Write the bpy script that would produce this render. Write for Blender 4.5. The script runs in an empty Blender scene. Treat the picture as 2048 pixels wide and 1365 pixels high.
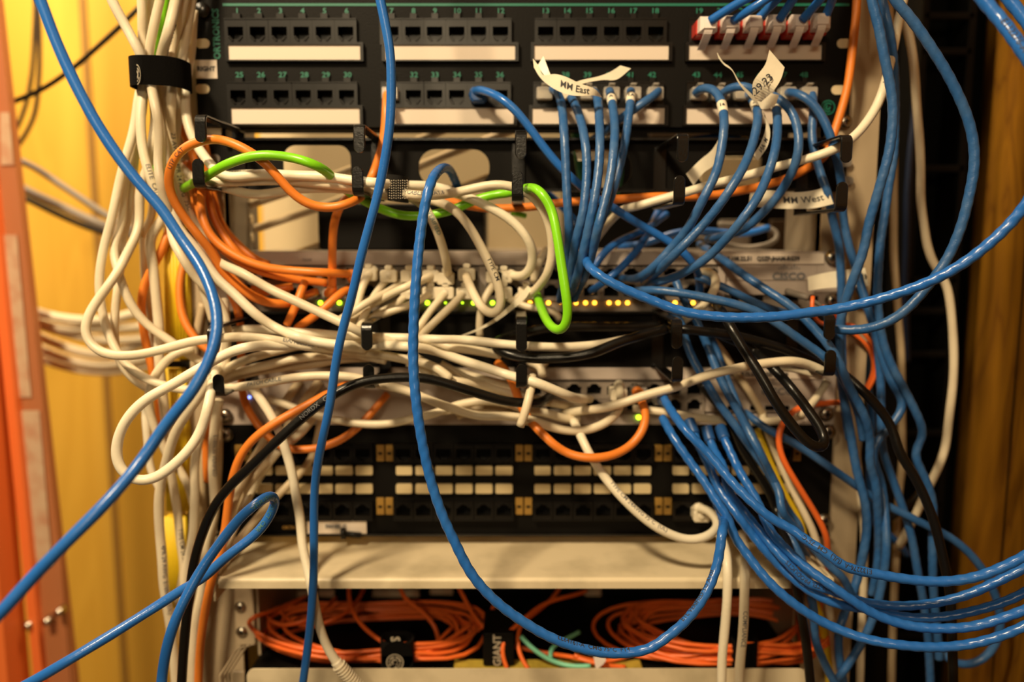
import bpy, math, random
from mathutils import Vector, Matrix
from mathutils.kdtree import KDTree
random.seed(7)
S = bpy.context.scene
COL = S.collection

# ------------------------------------------------------------------ camera, world, lights, exposure
CAM_D, CAM_Z, PITCH, FPX = 0.606, 1.35, math.radians(7.0), 1593.0
cam_data = bpy.data.cameras.new('camera')
cam_data.sensor_width = 36.0
cam_data.lens = FPX / 2048 * 36.0
cam_data.clip_start = 0.01
cam_data.dof.use_dof = True
cam_data.dof.focus_distance = 0.495
cam_data.dof.aperture_fstop = 2.8
cam = bpy.data.objects.new('camera', cam_data)
cam.location = (0, -CAM_D, CAM_Z)
cam.rotation_euler = (math.pi / 2 - PITCH, 0, 0)
COL.objects.link(cam)
S.camera = cam

world = bpy.data.worlds.new('world'); S.world = world
world.use_nodes = True
world.node_tree.nodes['Background'].inputs['Color'].default_value = (1.0, 0.72, 0.42, 1)
world.node_tree.nodes['Background'].inputs['Strength'].default_value = 0.055

def area(name, loc, target, size, size_y, power, color):
    l = bpy.data.lights.new(name, 'AREA'); l.shape = 'RECTANGLE'
    l.size, l.size_y, l.energy, l.color = size, size_y, power, color
    o = bpy.data.objects.new(name, l); COL.objects.link(o)
    o.location = loc
    o.rotation_euler = (Vector(target) - Vector(loc)).to_track_quat('-Z', 'Y').to_euler()
    return o

WARM = (1.0, 0.775, 0.475)
area('ceiling_lamp', (-0.45, -0.80, 2.15), (-0.08, 0.0, 1.3), 0.16, 0.10, 20.5, WARM)
area('front_fill', (-0.20, -1.70, 1.85), (-0.05, 0.0, 1.2), 0.30, 0.20, 5.5, WARM)  # added soft fill from the front, in place of light bounced off the room
area('ceiling_lamp_left', (-0.75, 0.05, 2.1), (-0.75, 0.5, 1.45), 0.25, 0.25, 11.5, (1.0, 0.80, 0.52))
area('rear_fill', (-0.05, 0.13, 2.1), (-0.05, 0.22, 1.35), 0.3, 0.10, 9.0, WARM)  # fill added behind the rack to brighten the cream panel there

S.view_settings.view_transform = 'Standard'
S.view_settings.look = 'None'
S.view_settings.gamma = 1.0
S.view_settings.use_curve_mapping = False
S.view_settings.exposure = 0.04

CP, SP = math.cos(PITCH), math.sin(PITCH)
def ray(px, py):
    u = (px - 1024.0) / FPX; v = -(py - 682.5) / FPX
    return Vector((u, CP + v * SP, -SP + v * CP))
def at(px, py, d=0.0):
    """the point d millimetres in front of the rack's front plane seen at that pixel"""
    r = ray(px, py); t = (CAM_D - d / 1000.0) / r.y
    return Vector((0, -CAM_D, CAM_Z)) + r * t

# ------------------------------------------------------------------ materials
def mat(name, color, rough=0.5, metal=0.0, spec=0.5, bump=0.0, bscale=300.0, dirt=0.0, dscale=40.0, dcol=None, emit=None, estr=0.0, trans=0.0, coat=0.0):
    m = bpy.data.materials.new(name); m.use_nodes = True
    nt = m.node_tree; b = nt.nodes['Principled BSDF']
    b.inputs['Base Color'].default_value = (*color, 1)
    b.inputs['Roughness'].default_value = rough
    b.inputs['Metallic'].default_value = metal
    b.inputs['Specular IOR Level'].default_value = spec
    b.inputs['Transmission Weight'].default_value = trans
    b.inputs['Coat Weight'].default_value = coat
    tc = nt.nodes.new('ShaderNodeTexCoord')
    if dirt > 0:
        n = nt.nodes.new('ShaderNodeTexNoise'); n.inputs['Scale'].default_value = dscale; n.inputs['Detail'].default_value = 5
        nt.links.new(tc.outputs['Object'], n.inputs['Vector'])
        r = nt.nodes.new('ShaderNodeValToRGB'); r.color_ramp.elements[0].position = 0.42; r.color_ramp.elements[1].position = 0.72
        dc = dcol or tuple(c * 0.45 for c in color)
        mx = nt.nodes.new('ShaderNodeMix'); mx.data_type = 'RGBA'
        mx.inputs['A'].default_value = (*color, 1); mx.inputs['B'].default_value = (*dc, 1)
        ml = nt.nodes.new('ShaderNodeMath'); ml.operation = 'MULTIPLY'; ml.inputs[1].default_value = dirt
        nt.links.new(n.outputs['Fac'], r.inputs['Fac']); nt.links.new(r.outputs['Color'], ml.inputs[0])
        nt.links.new(ml.outputs[0], mx.inputs['Factor']); nt.links.new(mx.outputs['Result'], b.inputs['Base Color'])
    if bump > 0:
        n2 = nt.nodes.new('ShaderNodeTexNoise'); n2.inputs['Scale'].default_value = bscale; n2.inputs['Detail'].default_value = 3
        nt.links.new(tc.outputs['Object'], n2.inputs['Vector'])
        bp = nt.nodes.new('ShaderNodeBump'); bp.inputs['Strength'].default_value = bump; bp.inputs['Distance'].default_value = 0.001
        nt.links.new(n2.outputs['Fac'], bp.inputs['Height']); nt.links.new(bp.outputs['Normal'], b.inputs['Normal'])
    if emit:
        b.inputs['Emission Color'].default_value = (*emit, 1); b.inputs['Emission Strength'].default_value = estr
    return m

def wood(name, c1, c2, c3, scale, stretch, groove=0.0, gcol=(0.1, 0.05, 0.01)):
    """varnished wood: grain rings stretched along z, with a little blotching"""
    m = bpy.data.materials.new(name); m.use_nodes = True
    nt = m.node_tree; b = nt.nodes['Principled BSDF']; L = nt.links
    tc = nt.nodes.new('ShaderNodeTexCoord'); mp = nt.nodes.new('ShaderNodeMapping')
    mp.inputs['Scale'].default_value = (scale, scale, scale * stretch)
    L.new(tc.outputs['Object'], mp.inputs['Vector'])
    n = nt.nodes.new('ShaderNodeTexNoise'); n.inputs['Scale'].default_value = 1.0; n.inputs['Detail'].default_value = 4; n.inputs['Distortion'].default_value = 0.6
    L.new(mp.outputs['Vector'], n.inputs['Vector'])
    w = nt.nodes.new('ShaderNodeMath'); w.operation = 'MULTIPLY'; w.inputs[1].default_value = 9.0
    L.new(n.outputs['Fac'], w.inputs[0])
    f = nt.nodes.new('ShaderNodeMath'); f.operation = 'PINGPONG'; f.inputs[1].default_value = 0.5
    L.new(w.outputs[0], f.inputs[0])
    r = nt.nodes.new('ShaderNodeValToRGB')
    r.color_ramp.elements[0].position = 0.0; r.color_ramp.elements[0].color = (*c1, 1)
    r.color_ramp.elements[1].position = 0.5; r.color_ramp.elements[1].color = (*c2, 1)
    e = r.color_ramp.elements.new(0.08); e.color = (*c3, 1)
    L.new(f.outputs[0], r.inputs['Fac'])
    L.new(r.outputs['Color'], b.inputs['Base Color'])
    b.inputs['Roughness'].default_value = 0.65; b.inputs['Specular IOR Level'].default_value = 0.2
    return m

M = {}
M['blue'] = mat('blue_cable_jacket', (0.018, 0.135, 0.50), 0.27, dirt=0.25, dscale=55, dcol=(0.05, 0.18, 0.46), bump=0.12, bscale=500)
M['dustblue'] = mat('dusty_blue_jacket', (0.024, 0.105, 0.30), 0.36, dirt=0.5, dscale=70, dcol=(0.075, 0.16, 0.31), bump=0.2, bscale=500)
M['white'] = mat('ivory_cable_jacket', (0.75, 0.655, 0.475), 0.42, dirt=0.34, dscale=35, dcol=(0.50, 0.40, 0.27), bump=0.15, bscale=350)
M['bright'] = mat('white_cable_jacket', (0.84, 0.76, 0.58), 0.40, dirt=0.20, dscale=30, dcol=(0.60, 0.52, 0.38), bump=0.15, bscale=350)
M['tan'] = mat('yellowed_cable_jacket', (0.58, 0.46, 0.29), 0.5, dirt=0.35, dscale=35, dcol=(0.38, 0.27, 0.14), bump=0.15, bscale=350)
M['orange'] = mat('orange_cable_jacket', (0.80, 0.225, 0.026), 0.42, dirt=0.25, dscale=40, dcol=(0.55, 0.13, 0.018), bump=0.1, bscale=400)
M['fiber'] = mat('orange_fibre_jacket', (0.85, 0.155, 0.025), 0.40)
M['black'] = mat('black_cable_jacket', (0.005, 0.0045, 0.004), 0.30, spec=0.4, bump=0.1, bscale=400)
M['green'] = mat('lime_cable_jacket', (0.22, 0.66, 0.012), 0.32, bump=0.1, bscale=300)
M['dkgreen'] = mat('dark_green_cable_jacket', (0.01, 0.16, 0.06), 0.5)
M['gray'] = mat('grey_cable_jacket', (0.20, 0.17, 0.14), 0.55)
M['brown'] = mat('brown_cord', (0.06, 0.032, 0.010), 0.7)
M['aqua'] = mat('aqua_fibre_jacket', (0.20, 0.62, 0.42), 0.4)
M['yellow'] = mat('yellow_plastic', (0.72, 0.50, 0.012), 0.5, bump=0.2, bscale=100)
M['ink'] = mat('black_ink', (0.03, 0.03, 0.035), 0.6)
M['inkgray'] = mat('grey_ink', (0.16, 0.16, 0.17), 0.6)
M['tealink'] = mat('teal_ink', (0.07, 0.20, 0.20), 0.6)
M['panel'] = mat('black_powder_coat', (0.0045, 0.0038, 0.003), 0.55, spec=0.12, bump=0.25, bscale=900)
M['jack'] = mat('black_jack_plastic', (0.006, 0.005, 0.0042), 0.32, spec=0.32)
M['hole'] = mat('dark_socket', (0.002, 0.002, 0.002), 0.8, spec=0.1)
M['gold'] = mat('gold_contacts', (0.55, 0.40, 0.14), 0.3, metal=1)
M['paint'] = mat('green_print', (0.003, 0.15, 0.095), 0.5)
M['paper'] = mat('label_paper', (0.70, 0.60, 0.50), 0.6)
M['tape'] = mat('label_tape', (0.84, 0.77, 0.60), 0.42, dirt=0.2, dscale=80)
M['hook'] = mat('black_enamel', (0.006, 0.0055, 0.005), 0.25, spec=0.45, bump=0.1, bscale=700)
M['steel'] = mat('grey_steel_fascia', (0.44, 0.37, 0.32), 0.5, bump=0.1, bscale=1200)
M['steel2'] = mat('dark_grey_fascia', (0.23, 0.19, 0.155), 0.5)
M['beige'] = mat('beige_rack_paint', (0.44, 0.345, 0.225), 0.45, dirt=0.12, dscale=25)
M['shelf'] = mat('cream_shelf_paint', (0.74, 0.63, 0.43), 0.42, dirt=0.6, dscale=26, dcol=(0.34, 0.28, 0.17), bump=0.1, bscale=800)
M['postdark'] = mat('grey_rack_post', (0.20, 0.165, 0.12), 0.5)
M['screw'] = mat('zinc_screw', (0.55, 0.50, 0.42), 0.25, metal=1)
M['clear'] = mat('clear_polycarbonate', (0.85, 0.80, 0.72), 0.18, trans=0.65, spec=0.6)
M['boot'] = mat('ivory_boot', (0.74, 0.66, 0.50), 0.45)
M['navy'] = mat('shaded_blue_jacket', (0.003, 0.014, 0.05), 0.5)  # blue jacket darkened to paint in the shade of the deep gap
M['whiteboot'] = mat('white_frosted_boot', (0.90, 0.80, 0.74), 0.4)
M['red'] = mat('red_plug_plastic', (0.50, 0.035, 0.02), 0.35)
M['bluedk'] = mat('blue_boot', (0.015, 0.08, 0.27), 0.4)
M['amber'] = mat('amber_icon', (0.36, 0.20, 0.035), 0.5)
M['tab'] = mat('cream_label_tab', (0.62, 0.50, 0.28), 0.45)
M['velcro'] = mat('black_velcro', (0.004, 0.0035, 0.003), 0.95, spec=0.1, bump=1.0, bscale=1800)
M['weave'] = mat('black_woven_strap', (0.008, 0.007, 0.006), 0.8, spec=0.2)
M['thread'] = mat('grey_thread', (0.42, 0.36, 0.27), 0.6)
M['ledg'] = mat('green_led', (0.2, 0.8, 0.02), 0.4, emit=(0.55, 1.0, 0.02), estr=4.0)
M['ledo'] = mat('amber_led', (0.9, 0.5, 0.02), 0.4, emit=(1.0, 0.42, 0.03), estr=4.5)
M['ledb'] = mat('blue_led', (0.1, 0.2, 0.9), 0.4, emit=(0.2, 0.3, 1.0), estr=4.0)
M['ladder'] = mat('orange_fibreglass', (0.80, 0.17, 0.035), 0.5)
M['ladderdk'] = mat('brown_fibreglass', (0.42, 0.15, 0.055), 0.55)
M['sticker'] = mat('worn_sticker', (0.55, 0.40, 0.26), 0.6, dirt=0.6, dscale=60, dcol=(0.42, 0.14, 0.06))
M['cream'] = mat('cream_painted_metal', (0.66, 0.53, 0.32), 0.5)
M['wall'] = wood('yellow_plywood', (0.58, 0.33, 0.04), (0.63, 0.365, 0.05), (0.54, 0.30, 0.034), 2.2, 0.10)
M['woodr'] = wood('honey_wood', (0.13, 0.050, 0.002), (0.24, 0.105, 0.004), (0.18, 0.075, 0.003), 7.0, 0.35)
M['groove'] = mat('wood_groove', (0.26, 0.13, 0.02), 0.7)
M['floor'] = mat('floor_vinyl', (0.22, 0.17, 0.12), 0.6)
M['yellowfoam'] = mat('yellow_kraft_mat', (0.50, 0.36, 0.04), 0.8, dirt=0.5, dscale=200)

# ------------------------------------------------------------------ mesh building
class MB:
    def __init__(s): s.v = []; s.f = []
    def add(s, vs, fs):
        k = len(s.v); s.v += [Vector(v) for v in vs]; s.f += [tuple(i + k for i in f) for f in fs]; return s
    def box(s, a, b, bev=0.0):
        x0, y0, z0 = (min(a[i], b[i]) for i in range(3)); x1, y1, z1 = (max(a[i], b[i]) for i in range(3))
        if bev > 0:
            bev = min(bev, (x1-x0)*.45, (y1-y0)*.45, (z1-z0)*.45)
            # chamfered box: three stacked rings of an octagon in x-z, chamfered along y
            def ring(y, q):
                xs0, xs1, zs0, zs1 = x0+q, x1-q, z0+q, z1-q; c = bev
                return [(xs0+c,y,zs0),(xs1-c,y,zs0),(xs1,y,zs0+c),(xs1,y,zs1-c),(xs1-c,y,zs1),(xs0+c,y,zs1),(xs0,y,zs1-c),(xs0,y,zs0+c)]
            rs = [ring(y0, bev*.6), ring(y0+bev*.6, 0), ring(y1-bev*.6, 0), ring(y1, bev*.6)]
            vs = [p for r in rs for p in r]; fs = [tuple(range(7, -1, -1))[::-1]]
            for k in range(3):
                for i in range(8):
                    j = (i+1) % 8; fs.append((k*8+i, k*8+j, (k+1)*8+j, (k+1)*8+i)[::-1])
            fs[0] = tuple(range(8)); fs.append(tuple(range(31, 23, -1)))
            return s.add(vs, fs)
        vs = [(x0,y0,z0),(x1,y0,z0),(x1,y1,z0),(x0,y1,z0),(x0,y0,z1),(x1,y0,z1),(x1,y1,z1),(x0,y1,z1)]
        return s.add(vs, [(0,3,2,1),(4,5,6,7),(0,1,5,4),(1,2,6,5),(2,3,7,6),(3,0,4,7)])
    def prism(s, pts, y0, y1):
        """closed outline in x-z extruded from y0 to y1"""
        n = len(pts); vs = [(x, y0, z) for x, z in pts] + [(x, y1, z) for x, z in pts]
        fs = [tuple(range(n)), tuple(range(2*n-1, n-1, -1))] + [(i, i+n, (i+1) % n + n, (i+1) % n) for i in range(n)]
        return s.add(vs, fs)
    def plate(s, outer, holes, y0, y1):
        """rectangular plate (x0,x1,z0,z1) with rectangular or rounded holes (x0,x1,z0,z1,r)"""
        X = sorted(set([outer[0], outer[1]] + [h[i] for h in holes for i in (0, 1)]))
        Z = sorted(set([outer[2], outer[3]] + [h[i] for h in holes for i in (2, 3)]))
        for i in range(len(X)-1):
            for j in range(len(Z)-1):
                cx, cz = (X[i]+X[i+1])/2, (Z[j]+Z[j+1])/2
                if any(h[0] < cx < h[1] and h[2] < cz < h[3] for h in holes): continue
                s.box((X[i], y0, Z[j]), (X[i+1], y1, Z[j+1]))
        for h in holes:
            if len(h) > 4 and h[4] > 0:
                x0, x1, z0, z1, r = h; r = min(r, (x1-x0)/2, (z1-z0)/2)
                for cx, cz, a0, qx, qz in ((x0+r,z0+r,180,x0,z0),(x1-r,z0+r,270,x1,z0),(x1-r,z1-r,0,x1,z1),(x0+r,z1-r,90,x0,z1)):
                    arc = [(cx+r*math.cos(math.radians(a0+q*15)), cz+r*math.sin(math.radians(a0+q*15))) for q in range(7)]
                    for q in range(6): s.prism([arc[q], (qx, qz), arc[q+1]], y0, y1)
        return s
    def cyl(s, c, axis, r, h, n=20, r2=None):
        axis = Vector(axis).normalized(); u = axis.orthogonal().normalized(); w = axis.cross(u); c = Vector(c)
        r2 = r if r2 is None else r2
        vs = [c + u*(r*math.cos(2*math.pi*i/n)) + w*(r*math.sin(2*math.pi*i/n)) for i in range(n)]
        vs += [c + axis*h + u*(r2*math.cos(2*math.pi*i/n)) + w*(r2*math.sin(2*math.pi*i/n)) for i in range(n)]
        return s.add(vs, [tuple(range(n))[::-1], tuple(range(n, 2*n))] + [(i, (i+1) % n, (i+1) % n+n, i+n) for i in range(n)])
    def sweep(s, path, widths, th):
        """flat strip of thickness th swept along points in a y-z plane, its width along x"""
        n = len(path); rs = []
        for i, p in enumerate(path):
            a = path[max(0, i-1)]; b = path[min(n-1, i+1)]
            t = (Vector(b)-Vector(a)).normalized(); nn = Vector((0, -t.z, t.y)); w = widths[i]/2; p = Vector(p); c = min(w*.3, .0006)
            X = Vector((1, 0, 0))
            rs += [p - X*w + nn*(th/2-c), p - X*(w-c) + nn*th/2, p + X*(w-c) + nn*th/2, p + X*w + nn*(th/2-c),
                   p + X*w - nn*(th/2-c), p + X*(w-c) - nn*th/2, p - X*(w-c) - nn*th/2, p - X*w - nn*(th/2-c)]
        fs = [tuple(range(8))[::-1], tuple(range(8*(n-1), 8*n))]
        for k in range(n-1):
            for i in range(8):
                j = (i+1) % 8; fs.append((k*8+i, k*8+j, (k+1)*8+j, (k+1)*8+i))
        return s.add(rs, fs)
    def tube(s, pts, r, n=12, lobes=0, amp=0.0, lam=0.010, flat=1.0, phase=0.0):
        fr = frames(pts); k0 = len(s.v); d = 0.0
        vs = []
        for i, (p, t, u, w) in enumerate(fr):
            if i: d += (pts[i]-pts[i-1]).length
            for j in range(n):
                a = 2*math.pi*j/n
                q = r*(1 + amp*math.cos(lobes*a - 2*math.pi*d/lam + phase)) if amp else r
                vs.append(p + u*(q*math.cos(a)) + w*(q*flat*math.sin(a)))
        m = len(pts); fs = [tuple(range(n))[::-1], tuple(range(n*(m-1), n*m))]
        for i in range(m-1):
            for j in range(n):
                l = (j+1) % n; fs.append((i*n+j, i*n+l, (i+1)*n+l, (i+1)*n+j))
        return s.add(vs, fs)
    def build(s, name, m, parent=None, smooth=False, off=None):
        me = bpy.data.meshes.new(name); off = off or Vector((0, 0, 0))
        me.from_pydata([v - off for v in s.v], [], s.f); me.materials.append(M[m] if isinstance(m, str) else m)
        if smooth:
            me.polygons.foreach_set('use_smooth', [True]*len(me.polygons))
        me.update()
        o = bpy.data.objects.new(name, me); COL.objects.link(o); o.location = off
        if parent: o.parent = parent; o.matrix_parent_inverse = Matrix.Translation(-Vector(parent.location)) if parent.type == 'EMPTY' or parent.location.length else Matrix.Identity(4)
        return o

def frames(pts):
    """parallel-transported frames along a polyline"""
    n = len(pts); out = []; t0 = (pts[1]-pts[0]).normalized(); ref = Vector((0, -1, 0))
    if abs(t0.dot(ref)) > .95: ref = Vector((0, 0, 1))
    u = (ref - t0*ref.dot(t0)).normalized()
    for i in range(n):
        t = (pts[min(n-1, i+1)]-pts[max(0, i-1)]).normalized()
        u = (u - t*u.dot(t)).normalized()
        out.append((pts[i], t, u, t.cross(u)))
    return out

def empty(name, loc=(0, 0, 0)):
    o = bpy.data.objects.new(name, None); o.location = loc; COL.objects.link(o); return o
def tag(o, label=None, cat=None, group=None, kind=None):
    if label: o['label'] = label
    if cat: o['category'] = cat
    if group: o['group'] = group
    if kind: o['kind'] = kind
    return o
def place(mesh_obj, name, loc, parent):
    """a copy of a part, sharing its mesh"""
    c = mesh_obj.copy(); c.name = name; COL.objects.link(c); c.parent = parent; c.location = loc
    c.matrix_parent_inverse = Matrix.Translation(-Vector(parent.location)); return c

_tc = {}
def text_mesh(txt, size, stroke=0.0, align='CENTER'):
    cu = bpy.data.curves.new('t', 'FONT'); cu.body = txt; cu.size = size; cu.resolution_u = 2; cu.fill_mode = 'FRONT'
    cu.align_x = align; cu.align_y = 'CENTER'; cu.offset = stroke
    ob = bpy.data.objects.new('t', cu); COL.objects.link(ob)
    dg = bpy.context.evaluated_depsgraph_get(); me = bpy.data.meshes.new_from_object(ob.evaluated_get(dg))
    vs = [v.co.copy() for v in me.vertices]; fs = [tuple(p.vertices) for p in me.polygons]
    bpy.data.objects.remove(ob); bpy.data.curves.remove(cu); bpy.data.meshes.remove(me)
    return vs, fs
def text(txt, c, size, m='ink', parent=None, right=(1, 0, 0), up=(0, 0, 1), stroke=0.0, name='printed_text', sx=1.0, align='CENTER'):
    vs, fs = text_mesh(txt, size, stroke, align); R = Vector(right).normalized(); U = Vector(up).normalized(); c = Vector(c)
    return MB().add([c + R*v.x*sx + U*v.y for v in vs], fs).build(name, m, parent)

def rect_px(x0, y0, x1, y1, d=0.0):
    """x0,x1,z0,z1 in metres of a pixel rectangle on the plane d mm in front of the rack"""
    a = at((x0+x1)/2, y0, d); b = at((x0+x1)/2, y1, d); l = at(x0, (y0+y1)/2, d); r = at(x1, (y0+y1)/2, d)
    return l.x, r.x, b.z, a.z

# ------------------------------------------------------------------ the room
w = MB().box((-2.2, 0.52, 0), (1.6, 0.56, 2.6)).build('wall_back', 'wall'); tag(w, kind='structure')
for k, px in enumerate((166, -260, 560, 1000)):
    p = at(px, 0, -520); g = MB().box((p.x-.004, 0.517, 0), (p.x+.004, 0.5205, 2.6)).build('trim_%d' % (k+1), 'groove'); tag(g, kind='structure')
A, B = at(1893, 683, -260), at(2130, 683, 60)
A = Vector((A.x, A.y, 0)); B = Vector((B.x, B.y, 0)); dirv = (B-A).normalized(); nrm = Vector((dirv.y, -dirv.x, 0))
if nrm.x < 0: nrm = -nrm
def wpanel(t0, t1, th, name, m):
    a, b = A+dirv*t0, A+dirv*t1
    vs = [a, b, b+nrm*th, a+nrm*th]; vs = [Vector((v.x, v.y, 0)) for v in vs] + [Vector((v.x, v.y, 2.6)) for v in vs]
    o = MB().add(vs, [(0,3,2,1),(4,5,6,7),(0,1,5,4),(1,2,6,5),(2,3,7,6),(3,0,4,7)]).build(name, m); tag(o, kind='structure'); return o
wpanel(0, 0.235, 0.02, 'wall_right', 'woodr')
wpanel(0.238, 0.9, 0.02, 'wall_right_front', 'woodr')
wpanel(0.232, 0.241, 0.015, 'trim_5', 'hole')
f = MB().box((-2.2, -2.0, -0.04), (1.6, 0.56, 0)).build('floor', 'floor'); tag(f, kind='structure')

# fibreglass ladder at the left edge: a leaning channel rail with stickers and rivets
lad = tag(empty('ladder', (-0.72, 0.16, 0)), 'orange fibreglass ladder rail with worn stickers at the far left edge', 'ladder')
def lrail(px0, px1, dx, y0, y1, name, m, dd=-160, bev=0):
    """a leaning strip: pixel x at the top edge of the frame, px shift down the frame"""
    a0, a1 = at(px0, 0, dd), at(px1, 0, dd); b0, b1 = at(px0+dx, 1365, dd), at(px1+dx, 1365, dd)
    za, zb = a0.z, b0.z
    def X(p, q, z): t = (z-za)/(zb-za); return p.x+(q.x-p.x)*t
    ztop, zbot = 2.0, 0.02
    vs = [(X(a0, b0, zbot), y0, zbot), (X(a1, b1, zbot), y0, zbot), (X(a1, b1, zbot), y1, zbot), (X(a0, b0, zbot), y1, zbot),
          (X(a0, b0, ztop), y0, ztop), (X(a1, b1, ztop), y0, ztop), (X(a1, b1, ztop), y1, ztop), (X(a0, b0, ztop), y1, ztop)]
    return MB().add(vs, [(0,3,2,1),(4,5,6,7),(0,1,5,4),(1,2,6,5),(2,3,7,6),(3,0,4,7)]).build(name, m, lad)
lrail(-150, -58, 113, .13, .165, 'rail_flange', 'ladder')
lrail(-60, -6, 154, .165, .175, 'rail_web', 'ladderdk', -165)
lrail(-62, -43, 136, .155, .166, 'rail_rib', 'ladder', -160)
def lst(pts, d, name, m='sticker'):
    vs = [at(x, y, d) for x, y in pts]; n = len(vs); vs2 = [v + Vector((0, .0006, 0)) for v in vs]
    MB().add(vs+vs2, [tuple(range(n)), tuple(range(2*n-1, n-1, -1))] + [(i, i+n, (i+1) % n+n, (i+1) % n) for i in range(n)]).build(name, m, lad)
lst([(0, 470), (33, 470), (62, 795), (22, 795)], -163, 'worn_sticker')
lst([(38, 822), (78, 822), (104, 1130), (66, 1130)], -163, 'grey_sticker')
lst([(0, 225), (18, 225), (27, 330), (2, 330)], -163, 'small_sticker')
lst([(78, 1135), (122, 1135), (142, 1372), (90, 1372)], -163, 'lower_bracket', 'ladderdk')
for x, y in ((52, 1255), (90, 1247), (114, 1228)):
    MB().cyl(at(x, y, -150), (0, 1, 0), .0035, .012, 14, .0045).build('rivet', 'screw', lad, True)

# yellow ribbed vertical cable duct behind the left bundle
yd = tag(empty('cable_duct', at(345, 900, -60)), 'bright yellow ribbed vertical duct behind the ivory cables at left', 'duct')
def duct(y0, y1, n=7):
    a, b = at(350, y0, 4), at(356, y1, 4)
    mb = MB()
    wd = .0145
    for i in range(n):
        x = a.x - wd/2 + wd*i/(n-1); x2 = b.x - wd/2 + wd*i/(n-1)
        mb.tube([Vector((x, -.004, a.z)), Vector((x2, -.004, b.z))], .0019, 8)
    mb.box((a.x-wd/2, -.003, b.z), (a.x+wd/2, .003, a.z))
    mb.build('ribbed_section', 'yellow', yd, True)
duct(452, 718); duct(738, 1022); duct(1034, 1215)
MB().box(tuple(at(329, 436, 2)), tuple(at(371, 444, 7))).build('end_cap', 'panel', yd)
MB().box(tuple(at(336, 722, 2)), tuple(at(375, 735, 7))).build('joint_cap', 'panel', yd)

# dark vertical cable organiser between rack and wood wall
vo = tag(empty('vertical_cable_organizer', at(1845, 900, -150)), 'dark vertical cable organizer with rungs between rack and wood panel', 'cable organizer')
a = at(1810, 0, -190); b = at(1905, 0, -190)
MB().box((a.x-.05, .19, .02), (b.x+.05, .2, 2.0)).build('back_plate', 'hole', vo)  # near-black sheet, made wide to put the gap's darkness into its colour
MB().box((a.x-.002, .15, .02), (a.x+.004, .19, 2.0)).build('side_rail', 'panel', vo)
MB().box((b.x-.004, .15, .02), (b.x+.002, .19, 2.0)).build('side_rail', 'panel', vo)
for y in (40, 110, 340, 560, 620, 705, 860, 1000, 1150, 1260):
    p = at(1856, y, -165); MB().box((a.x, .150, p.z-.003), (b.x, .158, p.z+.003), .001).build('rung', 'panel', vo)

# ------------------------------------------------------------------ rack posts
XC = .0085   # rack centre line
rack = tag(empty('equipment_rack', (XC, 0, 0)), 'beige two-post steel equipment rack holding all the panels and switches', 'rack')
for sgn in (-1, 1):
    xo = XC + sgn*.2655; xi = XC + sgn*.2262
    m = 'beige'
    p = MB()
    p.box((xo, .0035, .02), (xi, .0065, 2.1))
    p.box((xi, .0065, .02), (xi+sgn*.003, .015, 2.1))
    p.box((xo, .0065, .02), (xo-sgn*.003, .085, 2.1))
    p.build('rack_post', m, rack)
# web of the left post, seen through, with its round holes
hz = [at(493, y, -62).z for y in (400, 438, 475, 362, 325, 515)]
wx = XC - .2262
p = MB()
zs = sorted(hz)
p.box((wx-.003, .0065, .02), (wx, .085, 2.1))
p.build('post_web', 'postdark', rack)
for z in zs:
    MB().cyl((wx-.0005, .067, z), (1, 0, 0), .0040, .0011, 16).build('post_hole', 'cream', rack)
wx = XC + .2262
MB().box((wx, .0065, .02), (wx+.003, .085, 2.1)).build('post_web', 'postdark', rack)

def screw(px, py, d, parent, r=.0048, m='screw'):
    c = at(px, py, d)
    o = MB().cyl(c, (0, -1, 0), r, .0012, 22).cyl(c+Vector((0, -.0012, 0)), (0, -1, 0), r*.98, .0016, 22, r*.5)
    s_ = o.build('mounting_screw', m, parent, True)
    cr = c + Vector((0, -.0029, 0))
    MB().box((cr.x-r*.45, cr.y, cr.z-r*.09), (cr.x+r*.45, cr.y+.0003, cr.z+r*.09)).box((cr.x-r*.09, cr.y, cr.z-r*.45), (cr.x+r*.09, cr.y+.0003, cr.z+r*.45)).build('cross_slot', 'hole', s_)
def oval(px, py, parent, m='cream', w_=.0105, h=.0068, d=.4):
    c = at(px, py, d); n = 20; pts = []
    for i in range(n):
        a_ = 2*math.pi*i/n; cx = math.cos(a_); pts.append((c.x + (w_-h)/2*(1 if cx > 0 else -1) + h/2*cx, c.z + h/2*math.sin(a_)))
    MB().prism(pts, c.y-.0002, c.y+.0008).build('mounting_slot', m, parent)

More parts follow.
